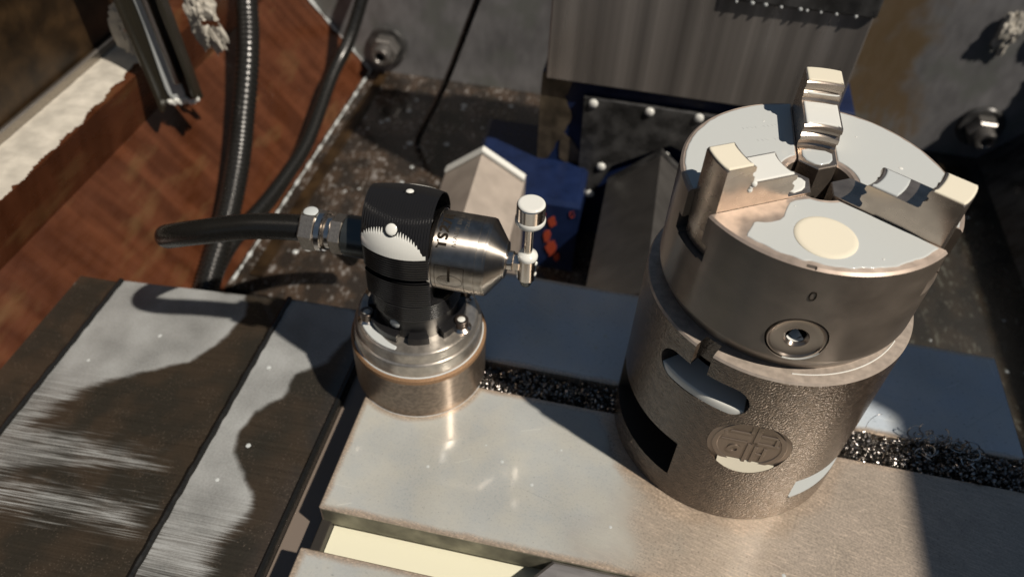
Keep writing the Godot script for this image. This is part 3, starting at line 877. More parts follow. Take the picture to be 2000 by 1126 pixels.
func make_jaw(t: Node3D, ang: float) -> MeshInstance3D:
	# stepped profile (radius, height); inner faces are arcs about the chuck axis, the nose is a 120 degree wedge
	var pr := [[59.2, 166.0, 0], [59.2, 211.6, 0], [58.4, 212.4, 0], [46.0, 212.4, 1], [45.4, 211.8, 1], [45.2, 209.6, 1], [46.2, 208.9, 1], [46.2, 207.6, 1], [44.9, 206.6, 1], [44.9, 204.2, 1], [44.2, 203.0, 1], [23.9, 203.0, 1], [23.2, 202.4, 1], [23.0, 200.6, 1], [24.4, 199.6, 1], [24.4, 198.4, 1], [23.0, 197.2, 1], [23.0, 195.0, 1], [24.6, 193.8, 1], [24.6, 192.2, 1], [24.0, 191.2, 1], [6.0, 191.2, 2], [5.5, 190.7, 2], [5.5, 166.0, 2]]
	var f := radial(ang)
	var s := sp(f)
	var n := 10
	var hw := 8.7
	var at := func(i: int, j: int) -> Vector3:
		var z := lerpf(-hw, hw, float(j) / n)
		var q: Array = pr[i]
		var r: float = q[0]
		if q[2] == 1: r = sqrt(r * r - z * z)
		elif q[2] == 2: r += absf(z) * 0.577
		elif i < 3: r -= z * z * 0.012
		return Vector3(r, q[1], z)
	for i in pr.size() - 1:
		for j in n:
			s.quad(at.call(i, j), at.call(i + 1, j), at.call(i + 1, j + 1), at.call(i, j + 1))
	for side in [0, n]:
		var poly := PackedVector2Array()
		for i in pr.size():
			var p: Vector3 = at.call(i, side); poly.push_back(Vector2(p.x, p.y))
		var ix := Geometry2D.triangulate_polygon(poly)
		for k in range(0, ix.size(), 3):
			var a := Vector3(poly[ix[k]].x, poly[ix[k]].y, 0); var b := Vector3(poly[ix[k + 1]].x, poly[ix[k + 1]].y, 0); var c := Vector3(poly[ix[k + 2]].x, poly[ix[k + 2]].y, 0)
			var z := Vector3(0, 0, -hw if side == 0 else hw)
			var d := (b - a).cross(c - a).z
			if (d > 0) == (side != 0): s.tri(a + z, b + z, c + z)
			else: s.tri(a + z, c + z, b + z)
	return part(t, "jaw", s, M.jaw_steel, 25)

const PX := -195.5
const PZ := 0.7
const AY := 106.5
const DY := 114.3      # centre and radius of the head's drum
const DR := 26.75
func build_probe() -> void:
	var o := Vector3(PX, 0, PZ)
	var t := thing("tool_setting_probe", "black ribbed tool setting probe with a steel barrel and disc stylus on the table corner", "probe", o)
	var X := Transform3D(Basis(), o)
	part(t, "riser", turned(sp(X).lathe([Vector2(0, 0.15), Vector2(41.4, 0.15), Vector2(42.0, 0.8), Vector2(42.0, 31.6), Vector2(41.9, 31.8)], 140), X), M.base_steel)
	part(t, "rusty_rim", sp(X).lathe([Vector2(41.95, 31.6), Vector2(42.0, 34.6), Vector2(41.0, 35.8), Vector2(30, 35.8)], 140), M.rust_band)
	part(t, "clamp_ring", turned(sp(X).lathe([Vector2(30, 35.7), Vector2(39.6, 35.7), Vector2(39.8, 36.6), Vector2(39.2, 44.2), Vector2(38.6, 45.2), Vector2(37.6, 45.6), Vector2(37.2, 46.4), Vector2(36.9, 51.0), Vector2(36.2, 52.6), Vector2(34.6, 53.4), Vector2(22, 53.4), Vector2(22, 40)], 140), X), M.wet_chrome)
	# wet milk on the ring
	var arcp := PackedVector2Array()
	for i in 19:
		var a := deg_to_rad(lerpf(95, 178, i / 18.0)); arcp.push_back(Vector2(cos(a), sin(a)) * 34.8)
	for i in 19:
		var a := deg_to_rad(lerpf(178, 95, i / 18.0)); arcp.push_back(Vector2(cos(a), sin(a)) * (27.5 + 4.5 * absf(i - 9) / 9.0))
	part(t, "coolant_film", pool(arcp, 53.3, 0.5, X, 1, 0.8), M.coolant_thin)
	part(t, "coolant_seam", sp(X).lathe([Vector2(39.4, 35.7), Vector2(39.8, 36.4), Vector2(40.2, 36.2), Vector2(40.5, 35.7)], 80, deg_to_rad(-20), deg_to_rad(150)), M.coolant_thin)
	part(t, "coolant_seam", sp(X).lathe([Vector2(41.9, 0.0), Vector2(42.1, 0.3), Vector2(42.4, -0.05)], 80, deg_to_rad(12), deg_to_rad(125)), M.coolant_thin)
	# cap screws
	for a in [15.0, 150.0, -35.0, 195.0]:
		var bx := X * radial(a, Vector3()) * Transform3D(Basis(), Vector3(30.6, 53.3, 0))
		var b := part(t, "cap_screw", sp(bx).lathe([Vector2(4.2, 0), Vector2(4.2, 6.4), Vector2(3.7, 6.9), Vector2(2.5, 6.9), Vector2(2.4, 6.5), Vector2(2.4, 5), Vector2(0, 5)], 28), M.screw)
		part(b, "coolant_in_socket", sp(bx).lathe([Vector2(2.42, 6.3), Vector2(1.6, 6.75), Vector2(0, 6.95)], 20), M.coolant_white)
		part(b, "coolant_collar", sp(bx).lathe([Vector2(6.0, 0.05), Vector2(5.2, 0.7), Vector2(4.2, 1.5)], 28), M.bright_steel)
	# black notched foot: a collar with slots milled into its lower rim
	part(t, "foot_collar", sp(X).lathe([Vector2(24.4, 53.5), Vector2(24.4, 61.0), Vector2(24.9, 61.4), Vector2(24.9, 69.6), Vector2(26.0, 70.4)], 96), M.black_satin)
	for q in [[98.0, 152.0], [60.0, 84.0], [164.0, 214.0], [-24.0, 42.0], [232.0, 318.0]]:
		var lug := sector(22.0, 29.6, q[0], q[1], 53.45, 58.6, 14)
		lug.v = (X * lug.v)
		part(t, "foot_lug", lug, M.black_satin)
	var gs := sp(X * radial(100))
	var sx := X * radial(104) * along_x(Vector3(1.5, 62.6, 0) + Vector3(-1.5, 1.5, 0))
	var gsc := part(t, "grub_screw", sp(sx).lathe([Vector2(3.2, 22), Vector2(3.2, 25.0), Vector2(2.6, 25.3), Vector2(0, 25.5)], 24), M.coolant_thin)
	# ribbed disc
	var rd := [Vector2(20, 70.3)]
	for i in 7:
		var y := 70.5 + i * 1.7
		rd.append_array([Vector2(26.7, y), Vector2(26.7, y + 1.0), Vector2(25.9, y + 1.25), Vector2(25.9, y + 1.6)])
	rd.append_array([Vector2(26.3, 82.6), Vector2(25.0, 82.9), Vector2(0, 82.9)])
	part(t, "ribbed_disc", sp(X).lathe(rd, 110), M.black_anodised)
	# lower ribbed column and ribbed head: a turned column clipped by two flats; the head's top is a drum about the x axis
	part(t, "ribbed_column", clipped(X, 82.8, 100.0, 26.2, -22.5, 15.6, false), M.black_anodised)
	part(t, "neck_groove", sp(X).lathe([Vector2(23.4, 99.5), Vector2(23.4, 104.2)], 90), M.black_flat)
	part(t, "ribbed_head", clipped(X, 103.8, 118.6, 26.4, -22.5, 15.8, true), M.black_anodised)
	# milk in the plug holes and on the head
	for q in [[-7.9, -1.0, 2.2], [46.5, -4.5, 3.2]]:
		var ph := deg_to_rad(q[0])
		var nn := Vector3(0, cos(ph), sin(ph))
		var c := o + Vector3(q[1], DY, 0) + nn * (DR - 0.1)
		var ds := sp()
		drop(ds, c, q[2], 0.9, nn, 20)
		var hd := part(t, "plug_drop", ds, M.coolant_white, 60)
		var rg := sp(Transform3D(Basis(Vector3.RIGHT, ph), c))
		rg.lathe([Vector2(q[2] + 0.9, -0.3), Vector2(q[2] + 0.8, 0.35), Vector2(q[2] + 0.2, 0.35), Vector2(q[2] + 0.1, 0.0)], 32)
		part(hd, "plug_rim", rg, M.black_flat)
	# milk pooled where the drum meets the upright ribs, and along the back of the drum
	part(t, "coolant_film", head_film(X, 62.0, 83.0, true), M.coolant_white, 50)
	part(t, "coolant_film", head_film(X, -22.0, -8.0, false), M.coolant_white, 50)
	# steel barrel on the x axis
	var B := along_x(Vector3(0, AY, PZ))
	part(t, "barrel_ring", sp(B).lathe([Vector2(15, -180.2), Vector2(22.6, -180.2), Vector2(23.0, -179.8), Vector2(23.0, -177.9), Vector2(22.4, -177.6)].map(func(v): return v + Vector2(0, -1.6)), 110), M.bright_steel)
	var bar := part(t, "barrel", turned(sp(B).lathe([Vector2(21.8, -179.4), Vector2(22.0, -179.1), Vector2(22.0, -155.9), Vector2(21.7, -155.8), Vector2(21.7, -155.6), Vector2(22.0, -155.5), Vector2(22.0, -151.9), Vector2(21.7, -151.8), Vector2(21.7, -151.6), Vector2(21.9, -151.5), Vector2(21.6, -150.4), Vector2(11.2, -142.8), Vector2(10.6, -142.6), Vector2(10.4, -141.8), Vector2(5.6, -141.6)], 128), B), M.barrel_steel)
	part(t, "stub", sp(B).lathe([Vector2(5.6, -142), Vector2(5.6, -138.4), Vector2(5.2, -138.0), Vector2(3.6, -138.0), Vector2(3.6, -134)], 40), M.bright_steel)
	part(t, "hex_nut", sp(B).lathe([Vector2(0, -138.2), Vector2(4.6, -138.2), Vector2(5.0, -137.6), Vector2(5.0, -134.6), Vector2(4.5, -134.0), Vector2(0, -134.0)], 6), M.bright_steel, 10)
	lettering(bar, "TS27R", -172.0, 45.5, 6.0, M.engraving, 1.08)
	lettering(bar, "MADE IN UK", -167.0, 41.0, 2.3, M.engraving_light, 1.5)
	lettering(bar, "3724 H", -162.6, 19.0, 1.9, M.engraving_light, 1.5)
	# engraved emblem: frame, ellipse with hatched half, upright bar
	var strips := []
	for seg in [[-177.2, 70, -161.2, 70], [-161.2, 70, -161.2, 117], [-161.2, 117, -177.2, 117], [-177.2, 117, -177.2, 70]]: strips.append([seg, 0.28])
	strips.append([[-169.3, 70.5, -169.3, 97], 1.5])
	for i in 9:
		var x := -175.0 + i * 0.66
		var hgt := 11.0 * sqrt(maxf(0.05, 1.0 - pow((x + 168.8) / 7.0, 2)))
		strips.append([[x, 95.5 - hgt, x, 95.5 + hgt * 0.55], 0.26])
	for i in 32:
		var a := TAU * i / 32; var b := TAU * (i + 1) / 32
		strips.append([[-168.8 + 7 * cos(a), 95.5 + 11.5 * sin(a), -168.8 + 7 * cos(b), 95.5 + 11.5 * sin(b)], 0.28])
	var es := sp()
	for q in strips:
		var g: Array = q[0]; var w: float = q[1]
		var A := Vector2(g[0], deg_to_rad(g[1]) * 22); var C := Vector2(g[2], deg_to_rad(g[3]) * 22)
		var d := (C - A).normalized(); var pn := Vector2(-d.y, d.x) * w / 2
		var steps := maxi(1, int(A.distance_to(C) / 1.5))
		for k in steps:
			var p := A.lerp(C, float(k) / steps); var r := A.lerp(C, float(k + 1) / steps)
			es.quad(on_barrel(p - pn), on_barrel(r - pn), on_barrel(r + pn), on_barrel(p + pn))
	part(bar, "emblem", es, M.engraving)
	# stylus
	var V := Transform3D(Basis(), Vector3(-130.4, 0, PZ))
	part(t, "stylus_holder", sp(V).lathe([Vector2(0, 95.2), Vector2(4.4, 95.2), Vector2(5.3, 96.4), Vector2(5.3, 112.5), Vector2(4.7, 113.4), Vector2(0, 113.4)], 40), M.bright_steel)
	part(t, "stylus_tip_screw", sp(V).lathe([Vector2(0, 90.0), Vector2(2.6, 90.4), Vector2(3.4, 92.0), Vector2(3.4, 95.4)], 28), M.dark_nut)
	part(t, "break_link", sp().tube(spline([Vector3(-136, 105.5, PZ), Vector3(-135, 100.5, PZ + 1), Vector3(-132.5, 98.2, PZ + 1), Vector3(-130.4, 98.0, PZ)], 6), func(_k): return 1.7, 12), M.bright_steel)
	part(t, "stylus_arm", sp().tube([Vector3(-136, 105.8, PZ), Vector3(-130.4, 105.8, PZ)], func(_k): return 2.6, 16), M.dark_nut)
	part(t, "stylus_stem", sp(V).lathe([Vector2(2.35, 113), Vector2(2.35, 136)], 28), M.bright_steel)
	part(t, "stylus_disc", sp(V).lathe([Vector2(0, 137.2), Vector2(6.9, 137.2), Vector2(7.6, 138.0), Vector2(7.6, 148.0), Vector2(7.1, 148.7), Vector2(0, 148.7)], 56), M.bright_steel)
	part(t, "coolant_cap", pool(blob_poly(Vector2.ZERO, 7.3, 7.3, 0.0, 40), 148.55, 1.1, V, 0, 1.5), M.coolant_white)
	part(t, "coolant_bead", sp(V).lathe([Vector2(2.3, 134.2), Vector2(5.0, 134.6), Vector2(7.4, 136.0), Vector2(8.2, 137.6), Vector2(8.1, 139.2), Vector2(7.55, 140.0)], 48), M.coolant_white, 60)
	part(t, "coolant_bead", sp(V).lathe([Vector2(5.4, 111.2), Vector2(5.6, 112.6), Vector2(5.1, 114.0), Vector2(3.4, 114.8), Vector2(2.3, 115.6)], 40), M.coolant_white, 60)
	var sd := sp()
	drop(sd, Vector3(-125.3, 109, PZ + 1.5), 1.3, 0.7, Vector3(0.95, 0, 0.3).normalized(), 14)
	drop(sd, Vector3(-125.3, 101, PZ + 1.5), 1.3, 0.6, Vector3(0.95, 0, 0.3).normalized(), 14)
	part(t, "coolant_drip", sd, M.coolant_white, 60)
	# cable gland on the left
	var G := along_x(Vector3(0, 104.4, PZ))
	part(t, "gland_body", sp(G).lathe([Vector2(11.6, -234.5), Vector2(11.9, -234), Vector2(11.9, -226), Vector2(11.9, -216)], 56), M.dark_nut)
	part(t, "gland_nut", hexnut(G, -242.5, -234.6, 11.6), M.nut_steel, 12)
	part(t, "gland_thread", sp(G).lathe([Vector2(8, -246.5), Vector2(10.2, -246.4), Vector2(10.6, -245.4), Vector2(9.6, -244.9), Vector2(9.6, -242.3)], 48), M.bright_steel)
	part(t, "gland_washer", sp(G).lathe([Vector2(9, -250.6), Vector2(11.4, -250.6), Vector2(11.9, -250.0), Vector2(11.9, -247.0), Vector2(11.3, -246.5), Vector2(8, -246.5)], 56), M.bright_steel)
	part(t, "gland_nut", hexnut(G, -260.0, -250.5, 12.2), M.nut_steel, 12)
	var gf := sp()
	drop(gf, Vector3(-255.5, 104.4 + 11.0, PZ - 2.5), 4.2, 0.9, Vector3.UP, 20)
	part(t, "coolant_film", gf, M.coolant_thin, 60)

func hexnut(x: Transform3D, y0: float, y1: float, r: float) -> Soup:
	var s := sp(x * Transform3D(Basis(Vector3.UP, 0.22), Vector3()))
	var ri := r * 0.90
	s.lathe([Vector2(0, y0), Vector2(ri, y0), Vector2(r, y0 + 1.0), Vector2(r, y1 - 1.0), Vector2(ri, y1), Vector2(0, y1)], 6)
	return s
func on_barrel(p: Vector2) -> Vector3:
	var a := p.y / 22.0
	return Vector3(p.x, AY + 22.04 * cos(a), PZ + 22.04 * sin(a))
func lettering(parent: Node3D, text: String, xb: float, deg: float, size: float, m: Material, spread: float) -> void:
	var f := SystemFont.new()
	f.font_names = PackedStringArray(["Droid Sans"])
	f.font_weight = 700 if size > 4 else 400
	var tm := TextMesh.new()
	var fv := FontVariation.new(); fv.base_font = f; fv.variation_embolden = 0.9 if size > 4 else 0.0
	tm.text = text; tm.font = fv; tm.font_size = 64; tm.depth = 0.02; tm.pixel_size = 0.01; tm.curve_step = 2.0
	tm.horizontal_alignment = HORIZONTAL_ALIGNMENT_LEFT; tm.vertical_alignment = VERTICAL_ALIGNMENT_BOTTOM
	var a := tm.get_mesh_arrays() if false else tm.surface_get_arrays(0)
	var vv: PackedVector3Array = a[Mesh.ARRAY_VERTEX]
	var idx: PackedInt32Array = a[Mesh.ARRAY_INDEX] if a[Mesh.ARRAY_INDEX] != null else PackedInt32Array(range(vv.size()))
	var lo := Vector2(1e9, 1e9); var hi := Vector2(-1e9, -1e9)
	for v in vv:
		lo = lo.min(Vector2(v.x, v.y)); hi = hi.max(Vector2(v.x, v.y))
	var k := size / (hi.y - lo.y)
	var s := sp()
	for i in range(0, idx.size(), 3):
		var q := []
		var front := true
		for j in 3:
			var v := vv[idx[i + j]]
			if v.z < 0.0: front = false
			q.append(Vector2(xb - (v.y - lo.y) * k, deg_to_rad(deg) * 22.0 - (v.x - lo.x) * k * spread))
		if not front: continue
		var A := on_barrel(q[0]); var B := on_barrel(q[1]); var C := on_barrel(q[2])
		var c := (A + B + C) / 3.0
		if (B - A).cross(C - A).dot(c - Vector3(c.x, AY, PZ)) > 0: s.tri(A, B, C)
		else: s.tri(A, C, B)
	part(parent, "lettering", s, m)

# upright turned column of radius r clipped at x0 and x1; with drum = true its top follows a drum about the x axis
func clipped(X: Transform3D, y0: float, y1: float, r: float, x0: float, x1: float, drum: bool) -> Soup:
	var s := sp(X)
	var outline := []
	var nn := 120
	for i in nn:
		var a := TAU * i / nn
		var sx := -absf(cos(a)) * x0 if cos(a) < 0 else cos(a) * x1
		sx = x0 * minf(1.0, -cos(a) * 1.25) if cos(a) < 0 else x1 * minf(1.0, cos(a) * 1.25)
		outline.append(Vector2(sx, bow(sx, r) * clampf(sin(a) * 1.66, -1, 1)))
	var top := func(p: Vector2) -> float: return DY + sqrt(DR * DR - r * r) if drum else y1
	# ribbed sides
	var pitch := 1.75
	var rings := []
	var y := y0
	var ys := []
	while y < y1 - 0.01:
		ys.append([y, 0.0]); ys.append([y + pitch * 0.55, 0.0]); ys.append([y + pitch * 0.7, -0.7]); ys.append([y + pitch * 0.9, -0.7])
		y += pitch
	ys.append([y1, 0.0])
	for q in ys:
		var ring := []
		for p in outline:
			var tp: float = top.call(p)
			var rr: float = (r + q[1]) / r
			var flat: bool = p.x <= x0 + 1e-3 or p.x >= x1 - 1e-3
			var pp := Vector2(p.x if flat else clampf(p.x * rr, x0, x1), p.y * rr)
			ring.append(Vector3(pp.x, minf(q[0], tp), pp.y))
		rings.append(ring)
	for i in rings.size() - 1:
		for k in nn:
			var k2 := (k + 1) % nn
			s.quad(rings[i][k], rings[i + 1][k], rings[i + 1][k2], rings[i][k2])
	# top
	if drum:
		var nx := int((x1 - x0) / 1.45) * 4
		var nz := 64
		var hx := func(x: float) -> float: return bow(x, r)
		for i in nx:
			var xa := lerpf(x0, x1, float(i) / nx); var xb := lerpf(x0, x1, float(i + 1) / nx)
			var ga: float = [0.0, 0.0, -0.55, -0.55][i % 4]; var gb: float = [0.0, -0.55, -0.55, 0.0][i % 4]
			for j in nz:
				var q := []
				for c in [[xa, j, ga], [xa, j + 1, ga], [xb, j + 1, gb], [xb, j, gb]]:
					var w: float = hx.call(c[0])
					var z := lerpf(-w, w, float(c[1]) / nz)
					var tt := r * z / w
					var e: float = clampf((r - absf(tt)) / 1.5, 0, 1)
					q.append(Vector3(c[0], DY + sqrt(maxf(0.0, DR * DR - tt * tt)) + float(c[2]) * e, z))
				s.quad(q[0], q[1], q[2], q[3])
	else:
		for k in nn:
			var k2 := (k + 1) % nn
			s.tri(Vector3(0, y1, 0), rings[-1][k2], rings[-1][k])
	for k in nn:
		var k2 := (k + 1) % nn
		s.tri(Vector3(0, y0, 0), rings[0][k], rings[0][k2])
	return s

# half depth of the head's section: an arc wider than the column itself
func bow(x: float, r: float) -> float:
	return r - 38.0 + sqrt(38.0 * 38.0 - x * x)

# a film of milk lying in the ribs of the drum between two angles about the x axis; its upper edge runs out along the grooves
func head_film(X: Transform3D, d0: float, d1: float, front: bool) -> Soup:
	var s := sp(X)
	var r := 26.4
	var n := 200
	var m := 10
	var g := []
	for i in n + 1:
		var x := lerpf(-21.9, 14.5, float(i) / n)
		var w := bow(x, r)
		var groove := 0.5 - 0.5 * cos(TAU * (x + 22.5) / 1.5)
		var row := []
		for j in m + 1:
			var u := float(j) / m
			var reach: float
			if front: reach = (0.17 + 0.08 * groove) * (1.0 - pow(clampf(absf(x + 5.5) / 18.5, 0, 1), 2.4)) + 0.02
			else: reach = (0.34 + 0.10 * groove) * (1.0 - pow(clampf(absf(x - 1.0) / 15.5, 0, 1), 2.0)) + 0.02
			var tt := (1.0 - reach * (1.0 - u)) * r * (1.0 if front else -1.0)
			var lift := 0.35 * sin(minf(u * 4.0, 1.0) * PI / 2) * (1.0 if u < 0.98 else 0.3)
			row.append(Vector3(x, DY + sqrt(maxf(0.0, DR * DR - tt * tt)) + lift, tt / r * w))
		g.append(row)
	if not front:
		for i in n:
			for j in m: s.quad(g[i][j], g[i + 1][j], g[i + 1][j + 1], g[i][j + 1])
		return s
	for i in n:
		for j in m: s.quad(g[i][j], g[i][j + 1], g[i + 1][j + 1], g[i + 1][j])
	return s

func build_background() -> void:
	# column cover block with brushed faces
	var c := thing("column_cover", "brushed steel box cover on the machine column above the blue casting", "cover", Vector3(-45, 46, -320))
	part(c, "cover_box", sp().box(Vector3(-45, 150, -345), Vector3(246, 208, 100), 1.2), M.brushed_cover)
	part(c, "upper_cover", sp().box(Vector3(23, 222, -340), Vector3(112, 170, 98), 1.5), M.dark_plate)
	var dr := sp()
	for i in 9: drop(dr, Vector3(-25 + i * 11 + rng.randf_range(-4, 4), 137.4, -292), rng.randf_range(1.0, 2.2), 2.0, Vector3(0, -0.6, 0.8).normalized(), 10)
	part(c, "coolant_drip", dr, M.coolant_thin, 60)
	# blue column casting
	var b := thing("column_casting", "blue painted column casting with worn bare edges behind the table", "machine column", Vector3(-40, -130, -330))
	part(b, "casting", sp().prism(PackedVector2Array([Vector2(-172, -420), Vector2(95, -420), Vector2(95, -303), Vector2(-172, -303)]), -128, 50, 1.0), M.blue_paint)
	part(b, "saddle", sp().prism(PackedVector2Array([Vector2(-232, -360), Vector2(-165, -360), Vector2(-120, -300), Vector2(-120, -240), Vector2(-225, -240)]), -128, -44, 4.0), M.blue_paint)
	var worn := sp()
	worn.v.append_array(ragged(Vector3(-172, 48, -302.4), [0, 0, 28, -2, 22, -22, 30, -42, 24, -60, 33, -66, 44, -84, 40, -104, 22, -88, 20, -66, 12, -90, 0, -98]).v)
	part(b, "worn_patch", worn, M.worn_iron)
	var worn2 := ragged(Vector3(-152, -50, -302.4), [0, 0, 18, 4, 24, -14, 12, -34, 2, -24])
	part(b, "worn_patch", worn2, M.worn_iron)
	var red := [[-160, -50, 13], [-146, -62, 8], [-150, -80, 9], [-146, -92, 12], [-138, -106, 7], [-128, -52, 5]]
	for q in red:
		part(b, "primer_chip", ragged(Vector3(q[0], q[1], -239.2 if q[0] < -121 and q[1] < -44 else -302.2), [0, 0, q[2] * 0.5, q[2] * 0.2, q[2] * 0.7, -q[2] * 0.8, q[2] * 0.2, -q[2] * 1.5, -q[2] * 0.2, -q[2] * 0.6]), M.red_primer)
	# dark gasketed plate with its screws
	var p := thing("access_plate", "dark steel access plate screwed to the blue casting", "access plate", Vector3(-60, -75, -300))
	var pl := PackedVector2Array([Vector2(-133, -32), Vector2(70, -32), Vector2(70, 40), Vector2(-4, 22), Vector2(-50, 5), Vector2(-99, 37), Vector2(-115, 78), Vector2(-130, 75)])
	var px := Transform3D(Basis(Vector3.RIGHT, PI / 2), Vector3(0, 0, 0))
	part(p, "plate", sp(px).prism(pl, -302.5, -297.0, 0.8), M.dark_plate)
	for q in [[-124, 27], [-74, 27], [-31, 28], [14, 28], [-109, -39], [-116, -73], [-53, -16]]:
		var cx := Transform3D(Basis(Vector3.RIGHT, PI / 2), Vector3(q[0], q[1], -297.1))
		part(p, "screw", sp(cx).lathe([Vector2(4.2, 0), Vector2(4.1, 1.0), Vector2(3.4, 1.9), Vector2(1.8, 2.5), Vector2(0, 2.7)], 20), M.coolant_white, 50)
	# sloped-top guards running towards the table
	guard("way_guard", "dark peaked sheet guard running from the access plate to the table", -101, -11, -57, -50, -46, -8, -292, -100, 9.0)
	guard("way_guard", "short bright peaked guard with a milky lip behind the probe", -245, -172, -211, -28, -24, 0, -243, -120, -26.0, true)
	# nozzles on the back wall
	nozzle(Vector3(-405, -88, -550), "wet coolant nozzle on the grey back wall at the left")
	nozzle(Vector3(305, -84, -550), "round coolant nozzle with an open bore on the back wall at the right")
	# hoses
	var con := spline([Vector3(-520, 130, -470), Vector3(-493, 43, -390), Vector3(-471, 7, -331), Vector3(-456, -29, -271), Vector3(-444, -52, -222), Vector3(-438, -76, -176), Vector3(-434, -97, -126), Vector3(-430, -112, -90), Vector3(-415, -118, -50)], 46)
	solo("ribbed_conduit", "thick black ribbed conduit hanging in front of the rusty sheet", "conduit", sp().tube(con, func(k): return 11.0 if k % 4 < 2 else 10.2, 20), M.rubber, "", 50)
	var cab := spline([Vector3(-398, 60, -530), Vector3(-408, 10, -500), Vector3(-420, -40, -462), Vector3(-428, -64, -420), Vector3(-422, -86, -329), Vector3(-424, -93, -274), Vector3(-429, -97, -229), Vector3(-438, -102, -185), Vector3(-440, -112, -140), Vector3(-425, -120, -90)], 12)
	solo("coolant_hose", "black smooth hose curving down beside the conduit", "hose", sp().tube(cab, func(_k): return 7.5, 16), M.rubber, "", 50)
	var thin := spline([Vector3(-235, 110, -400), Vector3(-254, 60, -398), Vector3(-290, -40, -400), Vector3(-322, -112, -402), Vector3(-322, -127, -396)], 12)
	solo("thin_cable", "thin dark cable hanging in front of the back wall", "cable", sp().tube(thin, func(_k): return 3.4, 12), M.rubber, "", 50)
	var pc := spline([Vector3(-258, 104.4, PZ), Vector3(-271, 102.6, PZ), Vector3(-290, 99, PZ), Vector3(-308, 93.5, PZ), Vector3(-326, 87, PZ), Vector3(-344, 79, PZ - 2), Vector3(-358, 70, PZ - 7), Vector3(-366, 60, PZ - 17), Vector3(-367, 50, PZ - 29), Vector3(-361, 37, PZ - 48), Vector3(-350, 21, PZ - 73), Vector3(-337, 3, PZ - 98), Vector3(-327, -17, PZ - 122), Vector3(-318, -45, PZ - 143), Vector3(-312, -80, PZ - 161)], 8)
	solo("probe_cable", "black rubber probe cable looping back from the steel gland", "cable", sp().tube(pc, func(_k): return 7.6, 24), M.rubber, "", 50)
	# hanging angle bracket upper left
	var br := thing("hanging_bracket", "dark wet channel bracket with milky drips hanging at the upper left", "bracket", Vector3(-492, 6, -238))
	var foot := Vector3(-490, 6, -238)
	var top := Vector3(-500, 160, -234)
	var dir := (top - foot).normalized()
	var bb := Basis(); bb.y = dir; bb.x = Vector3.RIGHT.slide(dir).normalized(); bb.z = bb.x.cross(bb.y)
	bb = bb * Basis(Vector3.UP, 0.35)
	var bt := Transform3D(bb.scaled_local(Vector3(0.8, 1, 1)), foot)
	part(br, "web", sp(bt).box(Vector3(0, 130, 0), Vector3(44, 260, 4), 1), M.dark_bracket)
	part(br, "flange", sp(bt).box(Vector3(-20, 130, 10), Vector3(5, 260, 18), 1), M.dark_bracket)
	part(br, "flange", sp(bt).box(Vector3(20, 135, 10), Vector3(5, 250, 18), 1), M.dark_bracket)
	part(br, "stiffener", sp(bt).box(Vector3(4, 140, 6), Vector3(8, 240, 10), 2), M.bright_steel)
	var fx := bt * Transform3D(Basis(Vector3.RIGHT, PI / 2), Vector3(0, 0, 2.0))
	part(br, "coolant_film", pool(poly_of([-15,-2, -13,-40, -10,-85, -13,-130, -4,-132, -2,-90, -1,-60, 2,-30, 6,-14, 4,-1]), 0.0, 1.6, fx, 2, 2.0), M.coolant_thin)
	var bf := sp(bt)
	for i in 9: drop(bf, Vector3(-14 + i * 3.6, rng.randf_range(-2, 2), 2.5), rng.randf_range(2.5, 4.5), 2.5, Vector3(0, -0.4, 1).normalized(), 10)
	part(br, "coolant_drip", bf, M.coolant_white, 60)
	foam_patch(Vector3(-452, 88, -245), 22.0, 4)
	foam_patch(Vector3(-530, 70, -240), 14.0, 5)
	# beads of milk along the seams of the rusty sheet
	var bead := sp()
	var bp := []
	for i in 90:
		var z := lerpf(-545.0, -150.0, i / 89.0); bp.append(Vector3(-430.5, -126.0, z))
	bead.tube(bp, func(k): return maxf(0.25, 1.0 + 1.3 * sin(k * 1.3) * sin(k * 0.37) + 0.5 * sin(k * 2.9)), 8)
	part(self, "seam_bead", bead, M.coolant_thin, 60)
	get_node("seam_bead").set_meta("label", "thin milky bead along the foot of the rusty sheet"); get_node("seam_bead").set_meta("kind", "stuff"); get_node("seam_bead").set_meta("category", "coolant")
	var bead2 := sp()
	var bp2 := []
	for i in 16:
		var u := i / 15.0; bp2.append(Vector3(lerpf(-430, -526, u), lerpf(-130, -14, u), -547.5))
	bead2.tube(bp2, func(k): return maxf(0.4, 1.6 + 1.3 * sin(k * 1.9)), 8)
	part(self, "corner_bead", bead2, M.coolant_thin, 60)
	get_node("corner_bead").set_meta("label", "thin milky bead where the rusty sheet meets the back wall"); get_node("corner_bead").set_meta("kind", "stuff"); get_node("corner_bead").set_meta("category", "coolant")
	solo("edge_strip", "narrow rusty strip lying along the foot of the rusty sheet", "metal strip", sp().box(Vector3(-412, -125.6, -350), Vector3(13, 3, 380), 0.6), M.rust_dark)
	# foam
	foam_strip()
	for q in [[Vector3(282, 30, -548), 18.0, 1], [Vector3(330, 36, -548), 16.0, 2], [Vector3(356, -12, -548), 22.0, 3]]:
		foam_patch(q[0], q[1], q[2])

